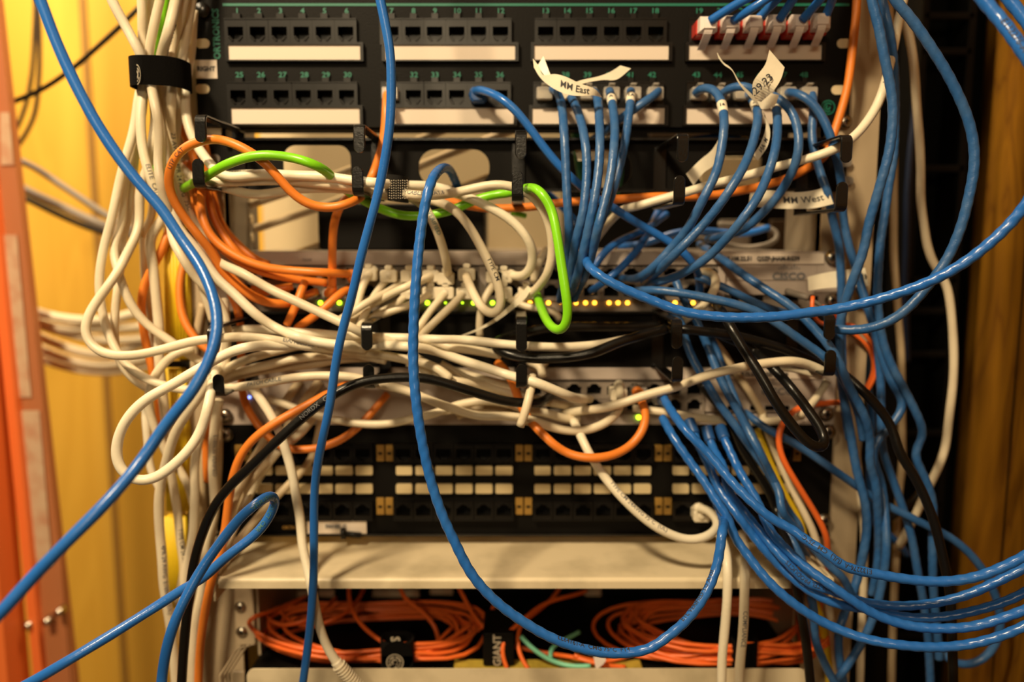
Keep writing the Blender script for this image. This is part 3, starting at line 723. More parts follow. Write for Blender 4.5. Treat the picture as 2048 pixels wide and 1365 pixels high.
def parse(s):
    cr = CROP['X']; P = []; fresh = False
    for tk in s.split():
        if tk[0].isalpha(): cr = CROP[tk]; fresh = len(P) > 1; continue
        q = [float(v) for v in tk.split(',')]
        if fresh:                          # close-ups overlap: skip points the cable has already passed
            nx, ny = cr[0]+q[0]/cr[2]-P[-1][0], cr[1]+q[1]/cr[2]-P[-1][1]; ux, uy = P[-1][0]-P[-2][0], P[-1][1]-P[-2][1]
            if nx*ux+ny*uy < .35*math.hypot(nx, ny)*math.hypot(ux, uy) or math.hypot(nx, ny) < 9:
                if len(q) > 2 and P[-1][2] is None: P[-1][2] = q[2]
                continue
            fresh = False
        P.append([cr[0]+q[0]/cr[2], cr[1]+q[1]/cr[2], (q[2] + (35 if cr in (CROP['i'], CROP['j']) else 0)) if len(q) > 2 else None])
    ch = True
    while ch and len(P) > 3:               # where two close-ups overlap, drop points that step back
        ch = False
        for i in range(1, len(P)-1):
            ax, ay = P[i][0]-P[i-1][0], P[i][1]-P[i-1][1]; bx_, by_ = P[i+1][0]-P[i][0], P[i+1][1]-P[i][1]
            la, lb = math.hypot(ax, ay), math.hypot(bx_, by_)
            if la < 7 or lb < 7 or ((ax*bx_+ay*by_) < -.15*la*lb and min(la, lb) < 30):
                k = i if la < 7 or i+1 >= len(P)-1 or lb >= 7 else i+1
                if P[k][2] is not None and P[k-1][2] is None and k-1 > 0: P[k-1][2] = P[k][2]
                P.pop(k); ch = True; break
    L = [0.0]
    for a_, b_ in zip(P, P[1:]): L.append(L[-1]+math.hypot(b_[0]-a_[0], b_[1]-a_[1]))
    kn = [i for i, p in enumerate(P) if p[2] is not None] or [0]
    if P[kn[0]][2] is None: P[0][2] = 40.0
    out = []
    for i, p in enumerate(P):
        if p[2] is None:
            lo = max([k for k in kn if k < i], default=None); hi = min([k for k in kn if k > i], default=None)
            if lo is None: d = P[hi][2]
            elif hi is None: d = P[lo][2]
            else:
                t = (L[i]-L[lo])/max(L[hi]-L[lo], 1e-6); t = t*t*(3-2*t); d = P[lo][2]*(1-t)+P[hi][2]*t
            out.append((p[0], p[1], d))
        else: out.append(tuple(p))
    return [at(*p) for p in out]
def spline(P, step=.003):
    """centripetal catmull-rom, resampled evenly and lightly smoothed"""
    Q = [P[0]*2-P[1]] + P + [P[-1]*2-P[-2]]; dense = []
    for i in range(1, len(Q)-2):
        p0, p1, p2, p3 = Q[i-1:i+3]
        t0 = 0; t1 = t0+max((p1-p0).length, 1e-6)**.5; t2 = t1+max((p2-p1).length, 1e-6)**.5; t3 = t2+max((p3-p2).length, 1e-6)**.5
        n = max(2, int((p2-p1).length/.002))
        for k in range(n):
            t = t1+(t2-t1)*k/n
            A1 = p0*((t1-t)/(t1-t0))+p1*((t-t0)/(t1-t0)); A2 = p1*((t2-t)/(t2-t1))+p2*((t-t1)/(t2-t1)); A3 = p2*((t3-t)/(t3-t2))+p3*((t-t2)/(t3-t2))
            B1 = A1*((t2-t)/(t2-t0))+A2*((t-t0)/(t2-t0)); B2 = A2*((t3-t)/(t3-t1))+A3*((t-t1)/(t3-t1))
            dense.append(B1*((t2-t)/(t2-t1))+B2*((t-t1)/(t2-t1)))
    dense.append(P[-1].copy())
    return resample(dense, step)
def resample(pts, step):
    L = [0.0]
    for a_, b_ in zip(pts, pts[1:]): L.append(L[-1]+(b_-a_).length)
    n = max(4, int(L[-1]/step)); out = []; j = 0
    for k in range(n+1):
        s_ = L[-1]*k/n
        while j < len(L)-2 and L[j+1] < s_: j += 1
        t = (s_-L[j])/max(L[j+1]-L[j], 1e-9); out.append(pts[j].lerp(pts[j+1], min(max(t, 0), 1)))
    return out
def smooth(pts, it):
    pts = [p.copy() for p in pts]
    for _ in range(it):
        q = [p.copy() for p in pts]
        for i in range(1, len(pts)-1): q[i] = pts[i]*.5+(pts[i-1]+pts[i+1])*.25
        pts = q
    return pts

# (material, diameter mm, path, label, group, options)
T = []
def c(m, dia, path, label, group=None, **o): T.append((m, dia, path, label, group, o))
GL = 'ivory cables hanging in the left bundle'
GW = 'ivory patch cables lying in the lower cable manager'
GP = 'blue patch cables plugged into the top patch panel'
GR = 'blue cables running down the right side'
GS = 'blue cables swooping out to the lower right'
GO = 'orange patch cables at the left'
GU = 'ivory patch cables plugged into the upper switch'

# --- foreground blues
c('blue', 6.3, 'A 215,-60,150 240,0 310,190 400,400 520,640 640,840 800,1060 960,1240 F 930,20,150 1060,150 1180,320 1250,470 1290,620 1280,780 1220,940 1120,1110 1000,1250,190 N 840,50 640,290 400,530,225 150,790 0,960 -120,1080,240',
  'long smooth blue cable sweeping in from the top left and bulging past the left hooks', twist=0, text=[('CMR  75C', .50, 150, 'tealink')])
c('blue', 5.7, 'B 1115,-60,112 1130,0 1160,150 1190,320 1195,500 1190,700 1165,900 1120,1130 1070,1320,108 G 1400,290 1310,560 1250,760 1200,980 1140,1200 1105,1365 K 1010,90,100 960,350 920,620 860,900 830,1100 825,1365 O 735,400,85 735,700 720,950 700,1150 680,1300 655,1480,80',
  'scuffed thin blue cable hanging straight down just right of the second hooks', twist=0)
c('blue', 6.2, 'H 640,340,-4 600,250,25 560,225,58 510,260,95 470,340,118 440,470 415,650 395,850 380,1100,128 375,1365 K 1415,0 1410,250 1430,600 1470,860,135 L 130,850 190,1100 280,1350 P 300,480 420,720 560,880,140 720,1000 900,1105 1080,1168 1250,1195 1400,1188 1530,1150,140 Q 420,1120 500,1068 620,945 710,800 760,650 780,500,112 790,400,80 M 690,1200,60 600,1050,50',
  'big blue cable loop hanging from an oval hole down past the shelf and back up', text=[('LL64161-A  CMG 75°C  FT4', .66, 40, 'ink'), ('ETL VERIFIED TO ANSI', .79, 40, 'ink')])
c('blue', 6.4, 'I 60,760,60 100,830,85 200,900,95 300,950 450,1010 600,1070 750,1100 950,1115 1250,1105 J 250,610,110 430,590 700,525 950,440 1150,340 1350,190,140 1500,40 X 2062,395 2085,350,150',
  'bright blue cable curving from the middle ports out across to the right edge', rank=5)
c('blue', 6.1, 'N 955,1480,175 958,1365,170 975,1230 1010,1080 1060,950 1120,830 1180,720 1260,600 1350,480 1440,370 1543,290,140 O 460,255,132 500,258,124 517,295,118 490,350 430,450 340,530 240,600 150,680 70,760,130 N 1200,725 1120,790 1000,870 850,965 700,1060 500,1180 350,1270 180,1370,165 0,1470,170',
  'blue cable folded in a tight loop with its tip over the shelf end', twist=0, text=[('VERIFIED 6 PRODUCT  CMR', .36, -20, 'tealink')])

# --- swoops to the lower right
c('blue', 6.2, 'M 370,560,40 385,600,50 430,670,62 520,790,80 650,920 780,1080 900,1200 1060,1330,110 Q 1180,440 1300,540 1400,590 R 300,600 450,670,125 650,720 850,755 1050,770 1250,745 1400,690 1543,620 1680,540,140',
  'uppermost of the printed blue cables swooping from lower switch to the right edge', GS, text=[('E132276-A  (UL)  CM  75°C', .48, -15, 'ink', 1)], plug=(1318, 795))
c('blue', 6.2, 'M 715,760,34 740,830,45 800,960 850,1060 910,1150 Q 960,250,72 1020,350 1060,460,84 1150,560 1250,660 1400,770 1543,870 R 500,880,110 650,960 850,1030 1050,1048 1250,1035 1400,990 1543,940 1680,880,130',
  'blue cable just above the lowest swoop at the lower right', GS, bootpx=(1441, 858))
c('blue', 6.2, 'M 370,700,40 450,840,58 540,970 620,1080 700,1210 770,1310 Q 790,400,85 850,500 920,590 1000,700 1100,810 1250,930,105 1400,1020 1543,1080 R 600,1110 800,1145 1000,1160,125 1200,1145 1400,1095 1543,1035 1680,970,140',
  'lowest of the blue cables swooping to the right edge at the bottom', GS)
c('blue', 6.0, 'M 530,715,34 560,800,42 610,920 660,1010 Q 690,100,58 750,200 830,310 900,410,72 970,500 1060,610,84 1150,700 1250,790 1380,870 R 480,915,96 650,935 800,975 1000,985 1150,965 1350,915 1500,860 1680,760,120',
  'shadowed blue cable third up among the swoops, tucked under the others', GS, bootpx=(1379, 842))
c('blue', 6.0, 'M 630,750,34 650,830 690,920 750,1020 Q 800,190,66 860,290 930,370 1000,460 1080,560 1150,640 1220,710 1300,790 R 380,810,98 500,865 600,893 800,915 1000,898 1200,850 1400,760 1543,690 1680,620,125',
  'blue cable second from top among swoops with black lettering along its lower side', GS, text=[('ALLEN TEL PRODUCTS', .40, -10, 'ink', 1)], bootpx=(1411, 856))

# --- blue cables from the top patch panel (third group)
c('blue', 5.9, 'C 430,565,6 440,535,14 520,545,30 620,595,42 700,670 770,760 850,870 930,970 1010,1050,40 1080,1110 1180,1190 I 210,450,34 330,530 450,600 570,670 650,730 700,790,30 735,860 740,960,12',
  'blue cable with a blue boot crossing diagonally down right from port 35', GP, twist=0, bootport='C 445,590')
for k, (p_, lb) in enumerate((
    ('C 905,530,12 940,545,24 958,620 975,800,55 985,1000 990,1150,62 1000,1300 H 1275,200 1290,400,62 1300,600 1290,750 1270,900,48 1245,1010,18', 'leftmost of the five upright blue cables below the paper tag on the third port group'),
    ('C 1005,560,12 1030,600,26 1065,690 1100,850,60 1110,1000 1100,1150,68 1080,1300 H 1395,400,70 1370,500 1340,650,66 1320,800 1300,950,45 1275,1020,18', 'second upright blue cable from the left below the paper tag'),
    ('C 1150,545,14 1172,580,28 1182,700 1187,850,62 1180,1000 1160,1150,72 1130,1300 H 1430,500,74 1385,720 1345,880,60 1305,990,20', 'middle one of the upright blue cables, hanging from the right tip of the paper tag'),
    ('C 1245,540,14 1257,600,30 1275,750 1268,900,66 1250,1050 1215,1200,76 1180,1330 H 1500,500,76 1445,700 1400,850,58 1350,960,30 1330,1010,18', 'upright blue cable with the white sleeve under port 40'),
    ('C 1370,540,14 1368,600,26 1350,750 1325,900,44 1300,1000 1275,1100 1240,1200,50 1200,1300 I 110,640,40 60,800,25', 'upright blue cable with the white sleeve under port 41'))):
    c('dustblue', 6.1, p_, lb, GP, twist=.5)
c('dustblue', 6.0, 'C 1535,540,10 1500,575,20 1440,610,24 1380,660,22 1310,700,12 1230,770,-2 1130,840,-25 1040,900,-50', 'short blue cable slanting down left from port 42 behind the upright ones', GP, twist=0)
# --- fourth group
c('dustblue', 6.1, 'D 420,555,10 450,525,22 510,520,30 555,560,38 580,640 590,750,58 570,900 540,1030 480,1150,72 420,1270 370,1365 I 600,670,62 520,760 440,840,48 350,888,30 270,880,12', 'leftmost of the four long blue curves from fourth port group, with printed white sleeve', GP, twist=.4)
c('dustblue', 6.1, 'D 735,560,12 755,590,26 782,640 788,720,52 760,850 700,1000 640,1100,76 560,1220 460,1340 I 560,770,60 480,850,45 410,900,18', 'second long blue curve from the fourth port group, under the upright tag', GP, twist=.4)
c('dustblue', 6.1, 'D 880,600,24 902,660,40 905,760 890,900,66 850,1030 790,1170 720,1270,82 650,1365 I 900,640 830,720 730,800,62 600,870 500,900,42 430,925,15', 'third long blue curve from the fourth port group, reaching lowest at the left', GP, twist=.4)
c('dustblue', 6.1, 'D 880,570,34 930,595,40 985,650 1020,740 1035,860,52 1010,980 950,1100 880,1200,40 790,1290 710,1365 I 850,635,24 790,650,5', 'outermost dark blue curve leaving the folded paper tag', GP, twist=.3)
c('dustblue', 6.1, 'D 970,550,12 1000,548,22 1060,570,30 1130,630 1190,730 1230,840,34 1260,960 1285,1080,26 J 470,50,16 500,200 540,330,16 575,450 620,590,22 665,750 700,880 760,1030 830,1160 R 640,0,30 690,150 718,350 725,600 700,780,45 650,980 580,1130 500,1260 430,1360 380,1420,50', 'long blue cable arching from port 47 and running down the right side to the bottom', GR, twist=.3)
c('dustblue', 6.1, 'D 1110,560,10 1122,640,18 1108,760 1112,850,26 1135,950 1170,1060 1210,1170,32 1225,1280 J 400,50,22 440,180,18 455,350 460,520 462,700,16 465,900,14 470,1050,14 480,1200 510,1365,20', 'blue cable hanging straight down from port 48 with a paper flag round it', GR, twist=.3)
c('dustblue', 6.0, 'D 570,565,12 610,525,24 680,505,30 750,510,34 790,560,30', 'short arched blue cable between ports 44 and 45 behind the tag', GP, twist=0)
# --- six blue leads with white boots, top right
for k, p_ in enumerate(('D 505,125,32 600,62,38 720,-10,46 860,-90,55', 'D 643,122,32 735,62,38 850,-15,46 960,-90,55', 'D 782,120,32 840,62,38 905,-10,46 980,-90,55',
                        'D 918,115,32 960,50,38 1010,-20,46 1060,-100,55', 'D 1052,118,32 1110,55,38 1170,-15,46 1230,-100,55', 'D 1186,112,32 1210,50,38 1240,-20,46 1260,-100,55')):
    c('blue', 6.0, p_, ('blue lead in the white boot farthest left of the six red plugs', 'blue lead in the second white boot from the left', 'blue lead in the third white boot from the left',
                        'blue lead in the fourth white boot from the left', 'blue lead in the fifth white boot from the left', 'blue lead in the white boot farthest right of the six red plugs')[k], 'blue leads in the white boots', twist=0, wboot=1)
# --- right hand verticals
c('dustblue', 6.4, 'E 630,-60,70 645,30 680,150 710,320 745,480 765,620 760,780 740,920,64 700,1060 660,1200 620,1330 J 590,250,56 540,380 490,520 460,620 450,700 450,800,44 455,950 470,1100,34 500,1250 M 1520,1000,34 R 520,0 560,150 600,300 610,450 590,600 540,800,42 480,950 440,1080 450,1250 480,1420,40', 'blue cable from the top right bending left beside the rack post then running down', GR, twist=.5)
c('dustblue', 6.1, 'E 690,-60,40 725,100 752,220 772,400 778,600 776,800 768,950 740,1100 722,1250 J 712,50,30 690,200 680,350 672,500 685,650,28 710,800 760,930 830,1060 900,1200 950,1340 R 890,0,30 955,150 1005,300 1000,450 1000,650 1008,850 1030,1080,30 1040,1230', 'darker blue cable just right of the bent one, farther from the rack post', GR, twist=.5)
c('dustblue', 6.5, 'E 740,-60,90 790,20 850,80 930,190 1010,310 1090,440 1160,580 1210,700 1245,850 1248,1000,86 1220,1150 1185,1300 J 1200,0 1160,130 1090,290 1020,390 950,480 850,590 750,660,78 650,700 540,715 430,710,62 380,705,50', 'blue cable bowing wide to the right over the wood and ending at the right hook', GR, twist=.5)
c('blue', 7.4, 'E 1240,-80,150 1300,0 1380,90 1460,190 1543,310 1640,450,170', 'thick lettered blue cable cutting across the top right corner', twist=.8, text=[('E132276-A  (UL) CM', .42, 15, 'ink')])
c('blue', 7.0, 'E 1400,-70,130 1450,0 1510,60 1580,160 1660,260,140', 'small piece of blue cable in the extreme upper right corner', twist=.8)
c('bright', 6.2, 'E 840,-60,30 820,30 800,120,30 765,300 730,450,40 700,560 660,650,52 600,740 530,820,60 440,880,58 D 1280,870 1200,905,52 1080,945 900,990,46 700,1050 550,1085,44 400,1130 280,1165,44 150,1200 50,1235,38 I 380,400 300,460,34 240,510,20 190,560,8 130,640,0 60,740,-4', 'ivory cable with print curving from the top right through the right hooks and across', text=[('5 PATCH', .18, 0, 'inkgray')])
c('white', 6.4, 'E 800,20,-20 840,130 870,250 892,400 903,600 920,800 930,1000 930,1200,-15 955,1365 J 930,50 960,180 1010,330 1080,430 1110,600 1122,750 1127,900 1120,1050 1095,1250 R 1075,-20,-10 1030,100 980,200 900,370,-10 850,470 800,560,-20', 'dusty ivory cable hanging nearest the wood panel at right')
c('tan', 6.0, 'E 740,-60,-60 752,200 768,500 772,900 770,1365 J 770,0,-60 772,300 788,500 802,700 815,850 817,1000 820,1365 R 822,50,-60 805,200 790,400 785,600 770,900 760,1200 755,1420,-60', 'yellowed cable hanging behind the blue ones at the right')
c('orange', 6.0, 'E 552,-60,14 550,50 535,200 520,330 500,500 470,620 440,720 410,800,14 X 1655,310,16 D 1110,980,20 1050,1020 950,1065 850,1095,22 650,1140 400,1170 200,1165 0,1180,22 I 0,425 H 1400,425 1250,432,22 1100,455 950,465 800,465 650,440 550,412,24 400,385 250,370,26 G 1280,380,30 1195,375,36 1150,410 1115,470,40 1090,560 1082,700 1082,850 1080,950,22', 'orange cable down the right ear, across behind the hooks and down to upper switch', GO, twist=0, plug=(667, 584))
c('dustblue', 6.1, 'X 1718,575,6 1733,612 1750,665 1758,720,14 1762,780 1762,850 1766,905 R 760,150,22 830,350 880,520 910,700,24 940,850 970,1050 980,1200 990,1440,20', 'blue cable hanging out below the paper flag and slanting down right', GR, twist=.3)
c('dustblue', 6.2, 'I 740,680,-20 850,750,8 1000,860,30 1150,960,45 1300,1060,55 1400,1160,60 1500,1270,64 J 385,790,66 445,900,64 490,1020 550,1130 600,1230,58 625,1330 X 1742,885,50 R 625,60,48 X 1750,960,44 1756,1020,40 1757,1090,36 1752,1150 1742,1190,30', 'blue cable slanting down from behind the upper switch past the right hook', GR, twist=.5)
c('dustblue', 6.0, 'I 350,960,28 430,950,40 600,965,50 800,1000 950,1035,58 1100,1085 1200,1150 1300,1220,62 1400,1290 1480,1345,64 J 340,860,62 440,960,58 500,1060,50 560,1200 590,1365,40', 'blue cable running below the amber lights down to the right hook', GR, twist=.4)
c('dustblue', 5.8, 'I 720,870,20 860,925,28 950,965 1050,1020,30 1150,1060 1250,1085,26 1330,1110,15', 'dark blue cable dipping behind the bright one right of the amber lights', GR, twist=0)
c('blue', 5.6, 'I 540,500,-40 400,600,-10 280,650,2 200,700,8 150,755,12 110,825,12', 'dark blue lead slanting down left into the upper switch, left of its neighbour', 'dark blue leads behind the upper switch', twist=0)
c('blue', 5.6, 'I 500,470,-40 480,510,-30 430,620,-8 380,700,4 320,770,12 240,850,18 150,920,18 90,960,12', 'dark blue lead slanting down left over the amber lights into the upper switch', 'dark blue leads behind the upper switch', twist=0)
c('blue', 5.6, 'I 260,690,-60 400,680,-50 600,610,-50 800,600,-50 1000,620,-50 1150,580,-55', 'dark blue cable lying across the top of the upper switch', twist=0)
c('blue', 5.6, 'I -290,330,-35 -200,350,-30 -130,400,-30 -60,480,-30 20,560,-40', 'dim blue cable behind the lime cable on top of the upper switch', twist=0)
c('gray', 4.5, 'I 520,640,-60 800,650,-70 1000,700,-70 1200,660,-70 1210,600,-75 1050,570,-80 850,560,-80', 'grey cord looped on top of the upper switch, behind the blue curves')
# --- blue cables crossing in front of the lower switch
c('dustblue', 6.0, 'I 490,960,22 530,1040,30 M 470,100,30 500,220 540,330 600,440 660,540 720,640,44 800,740 870,850 950,950 1020,1060,52 1080,1170 Q 1120,320,54 1190,420 1270,510 1350,600 1440,690,50 1530,780 R 500,830,46 540,860,40', 'blue cable from upper switch slanting far down right, turning dark at its end', GR, twist=.3)
c('dustblue', 6.0, 'I 600,900,22 640,1000 M 570,120,30 620,230 660,330 700,440 760,560 820,660,46 880,780 930,870 980,970,52 1040,1090 1090,1200 Q 1130,400,52 1170,480 1220,560 1280,700,70 1310,850,72 1330,950 1332,1100 1380,1230 1440,1350 1480,1420,60', 'blue cable slanting down right and then hanging past the shelf end', GR, twist=.3)
c('dustblue', 5.8, 'M 640,180,18 690,300 740,440 790,560 840,680 900,800,38 960,920 1000,1030 1060,1140,44 1120,1260 1200,1365,40 Q 1240,520,34 1290,620,20', 'blue cable between the two parallel slanting ones over the lower switch', GR, twist=.3)
c('dustblue', 6.0, 'M 860,670,12 900,700,20 1000,775,26 1150,850 1300,950,34 R 230,0,34 420,110 520,180 620,250,28 730,320 860,380 950,430,30 1080,490 1200,580 1300,700,34 1365,830 1402,960 1392,1100 1320,1215 1230,1262 1150,1260 1060,1200,26 1020,1150,20', 'dusty blue cable slanting right then hooking round in a loop over the wood', GR, twist=.2)
c('black', 6.6, 'X 1335,652,30 1340,660,40 M 400,175,46 480,172,50 600,188,48 750,205 950,250,46 1150,310 1300,385,48 J 440,950,50 560,1050,56 660,1150 760,1290,60 R 800,0,64 880,120 960,280 1020,450 1060,620,72 1100,800 1112,950,76 1118,1150 1122,1420,78', 'long black cable running right behind the hook and down across the blue swoops')
c('black', 7.0, 'I 540,1180,48 M 380,185,50 200,225,56 50,275,60 L 1300,265 1171,310,62 1020,340 880,350 740,345 640,325,58 580,300 550,275,48 570,245,38 640,220,30 760,190 900,165,26 1150,160 1400,160,20 M 350,150,18', 'glossy black cable doubled back in a fold beside the middle hook')
c('black', 6.8, 'M 690,30,40 730,80,60 780,170,75 850,290 950,440 1030,590,95 1120,720 1220,840 1290,890,100 1330,880,96 1350,845,92 1325,790 1260,690,84 1180,580 1080,460 980,360,60 880,280 780,235,40 680,190,30', 'glossy black cable hanging in a long narrow loop at right of the lower switch')
c('black', 6.6, 'M 600,500,20 680,600,26 760,690,32 830,860,36 900,980 980,1100 1050,1250,36 Q 1030,200,34 1080,300 1120,420 1180,560,66 1200,680,74 1220,790,76 1240,900 1270,1050 1290,1200 1312,1440,70', 'dull black cable dropping down behind the blue swoops past the shelf end')
c('yellow', 7.0, 'M 920,765,-10 945,820,10 1000,960 1070,1120 1150,1260 1200,1365,16 Q 1180,330,16 1230,450 1270,600 1300,800,8 1370,1000 1400,1150 1430,1420,0', 'mustard yellow cable slanting down behind the blue ones at right')
c('white', 5.6, 'M 960,660,8 980,740,12 1010,830 1060,950 1120,1080 1180,1200 1250,1340,20 Q 1270,330,20 1330,480 1360,620 1390,800,16 1430,1000 1460,1250 1480,1420', 'ivory cable slanting down between the yellow and the orange ones')
c('fiber', 4.6, 'M 1440,610,6 1350,612,8 1250,622,12 1170,645,18 1105,700,26 1062,770,32 1058,850 1080,940 1130,1030,36 1210,1160 1290,1290 1340,1390,32 Q 1370,400,30 1405,500 1412,600,24 1390,720,12 1370,850,8 1360,960,0', 'thin orange cable bending down from the lower switch ear at right')
c('fiber', 3.0, 'J 290,515,22 282,560,26 280,610,28 300,650,26 345,682,20 420,670,8 520,680,6 590,720,8 645,800 672,880 670,960,10 640,1040 605,1085,4', 'thin orange fibre lead looping outside the rack post, outer strand', 'orange fibre leads at the right post')
c('fiber', 3.0, 'J 345,575,18 400,600,10 450,660,4 540,745,4 600,780 640,850 655,920,8 640,1000 600,1065,2', 'thin orange fibre lead looping outside the rack post, inner strand', 'orange fibre leads at the right post')
c('gray', 5.0, 'J 140,485,4 180,500,16 230,512,20 265,522,20', 'grey fibre plug boot sticking out below the maker name at right')
c('gray', 3.0, 'J 265,522,20 300,545,20 345,580,18', 'short grey fibre strand beside the orange one below the maker name')
c('white', 6.3, 'I 740,850,16 790,835,26 835,850,32 848,890,34 835,950 800,1000,36 760,1050,36 710,1085,34 650,1130,26 600,1160,10', 'short ivory cable with dark print curling down over the last amber light')
c('white', 5.8, 'M 1350,480,26 1300,560,24 1250,630,20 1190,690,14', 'short ivory cable stub beside the lower switch mounting screw')
c('tan', 5.6, 'M 640,210,10 690,260,12 740,320,14 800,430,14 860,500,12 900,570,10 950,650,8 985,720,6', 'yellowed cable slanting down behind black loop over lower switch')

# --- verticals far right low
c('white', 6.0, 'J 470,740,-4 480,850,-2 X 1693,760 1700,830 1712,900 1722,1000,0 1728,1060 1727,1180 1722,1290 1718,1440,0', 'pale cable hanging directly along the right rack post', GR)
c('blue', 6.0, 'X 1726,640,-24 1736,760,-30 1744,860,-34 1738,960 1745,1040,-34 1790,1080,-40 1815,1110,-50', 'dark blue cable in shadow behind the right rack post', twist=0)
c('black', 6.0, 'X 1752,1060,-50 1790,1030,-50 1830,1000,-55 1855,960,-60', 'black cord slanting up in the dark gap at the right', twist=0)
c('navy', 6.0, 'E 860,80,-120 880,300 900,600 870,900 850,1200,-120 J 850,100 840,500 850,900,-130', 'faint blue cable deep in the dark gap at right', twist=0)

# --- left bundle above the strap
c('bright', 6.6, 'A 640,-60,48 665,10 710,90 775,210 840,330,40 X 296,150,36 X 305,182,38 A 935,640,40 950,760 955,900 960,1000,44 985,1120 1020,1250 1060,1365,46 F 1090,10,46 1120,70 b 960,240,50 1060,370 1150,500,54 1220,610,56 1300,660 1400,760 1536,890,60 h 200,690,60 300,740 450,840 600,920 750,1000 900,1060 1100,1120 1300,1160,58 1700,1190 K 1170,270,54 1350,275 1543,300 L 200,320,54 350,355 500,400 650,450,56 780,480,72 880,520 1000,570,66 f 750,430,60 830,460,50 900,468,40 940,465,26', 'ivory cable from the top left over the strap crossing to the middle hooks', GL)
c('white', 6.6, 'A 838,-60,30 843,20 846,150 848,260 858,340,30 X 296,150,30 a 470,60,34 452,200 445,400,40 460,600 500,780 555,930 590,1060,44 640,1180 720,1290 770,1365 b 810,190,40 900,380 1010,550,44 1120,670 1190,730 1260,850,40 1300,1000 1290,1150 1290,1280 1250,1420 c 985,280,40 960,360 945,420,36', 'ivory cable swinging under the long blue cable to the lower left hooks', GL, text=[('ELITE  CAT5E  4PR', .42, 10, 'inkgray')])
c('white', 6.4, 'A 900,-60,20 893,20 884,100 880,200 885,330,20 X 303,150,20 a 560,80,24 590,300,26 560,560 540,700,30 520,800 470,900 440,1000,30 430,1100 440,1250 430,1365 b 540,0,28 540,120 520,230,34 450,360 400,470,40 320,600,50 230,720 140,850 85,970 78,1060,60 120,1140 200,1208 330,1245 500,1245,66 700,1205 900,1150 1060,1110 1230,1098,68 1400,1080 1536,1092 h 300,1075 600,1105 800,1145,64 1000,1190 1200,1215 K 1000,300,50 1180,320 1350,350 1543,395 L 130,420,44 300,470', 'ivory cable making the big loop at far left and printed CAT.5e along the hooks', GL, text=[('EIA/TIA-568-B.2  CAT.5e  Patch', .76, 30, 'inkgray')])
c('white', 6.4, 'A 965,-60,32 935,50 915,150 895,240 880,340,32 X 302,150,30 a 555,50,44 585,190 612,320 632,480,50 620,650 615,800 640,950 665,1080 700,1180 750,1290,48 800,1365 b 820,120,40 b 870,260,36 960,420,36 1060,560 1100,700,34 1150,830 1180,950,30', 'ivory cable over the front of the strap hanging behind the long blue cable', GL)
c('green', 6.0, 'A 995,-60,16 978,20 968,100 958,180 945,300,10 X 311,150,8 a 590,500,8 575,800,10 565,880 575,960,10', 'lime green cable mostly hidden inside the left cable bundle')
c('white', 7.4, 'A 1060,-60,34 1045,0 1020,110 990,220 955,340,30 X 318,150,30 a 665,70,26 650,200 655,400 675,600 690,760,22 695,900 680,1100,18 700,1250 b 600,100,14 630,250,14 655,400 675,560,16 695,750 710,900 722,1050 715,1180 720,1290 c 460,120,20 455,300,20 480,450 500,600 520,800 545,950,16 d 190,290,16', 'wide ivory cable with dark print in the middle of left bundle', GL, text=[('E41447  (UL)  CMR 24 AWG', .06, 80, 'ink')])
c('white', 6.8, 'A 1110,-60,26 1085,40 1060,150 1030,260 1005,350,26 X 345,150,26 a 750,70,30 738,200 738,400 750,560,32 785,740 800,880 820,1000,26 860,1120 920,1250 970,1365,22 b 1000,60,22 1080,180 b 1130,330,20', 'ivory cable with print reading 23 AWG at the right of left bundle', GL, text=[('23 AWG   4PR 24 AWG  75C', .55, 20, 'ink')])
c('white', 6.4, 'A 1150,-60,20 1130,60 1105,200 1085,350,20 X 360,150,18 a 830,80,16 815,250 795,450 785,620,12 760,800', 'ivory cable nearest the patch panel inside the left strap', GL)
c('bright', 6.6, 'A 1148,60,8 1130,350,8 X 374,150,12 a 885,70,20 878,240 915,420,26 975,560,34 1060,690,44 1150,800,56 G 460,290,60 560,270,62 700,262 850,270 1050,278,62 1200,300 1370,318,58 H 340,330,56 440,330,54 560,350,44 640,380,46 750,420 870,480 980,555 1060,650,50 1090,760 1060,850,36 1000,872,24 950,858,12', 'ivory cable through the upper left hooks curving down to a port at centre', GU, plug=(1008, 552))
# left fans
c('white', 6.2, 'X 285,165,24 a 430,70,26 410,220 390,380 350,560 a 300,700,30 250,900 210,1080 175,1250 150,1365 b 290,120,34 250,300 215,500 205,650,38 220,800 245,930 270,1020,42 330,1160 c 60,100 150,270,48 280,380 420,450 600,500 760,520,56 870,510,58 1000,500,54 K 450,510,56 600,482 750,457 900,450,58 1100,465 1200,500,56 1350,530 1450,570 1543,610 L 150,590,56 300,640 450,690,50 620,690 760,705,48 900,758 1030,782 1150,765 1250,715,40 1310,640 1310,560,24 1300,500,12', 'outermost ivory cable of the left fan, printed PATCH CABLE beyond its hook', GL, text=[('PATCH CABLE', .50, 20, 'inkgray')], plug=(1232, 782))
c('white', 6.2, 'X 290,165,18 a 430,450,18 370,580 330,760,20 290,950 270,1100 262,1365 b 345,0,26 335,150 330,300 345,450,32 385,570,38 420,690,40 500,850 600,970 720,1060,36 850,1145 960,1230 c 600,130,34 700,210 800,262 900,320,30 1000,390,26 K 300,560,20', 'ivory cable crossing behind the big left loop down towards hook', GL)
c('white', 6.0, 'X 288,165,14 a 420,300,14 400,600 380,800,14 350,1000 325,1200 310,1365 b 430,0,18 415,180 395,380 385,520,30 360,700 340,900,32 335,1050 345,1180 365,1270,36 c 40,120 110,230,34 180,360 260,440 330,490 380,510,30', 'pale cable strand running down inside the big left loop', GL)
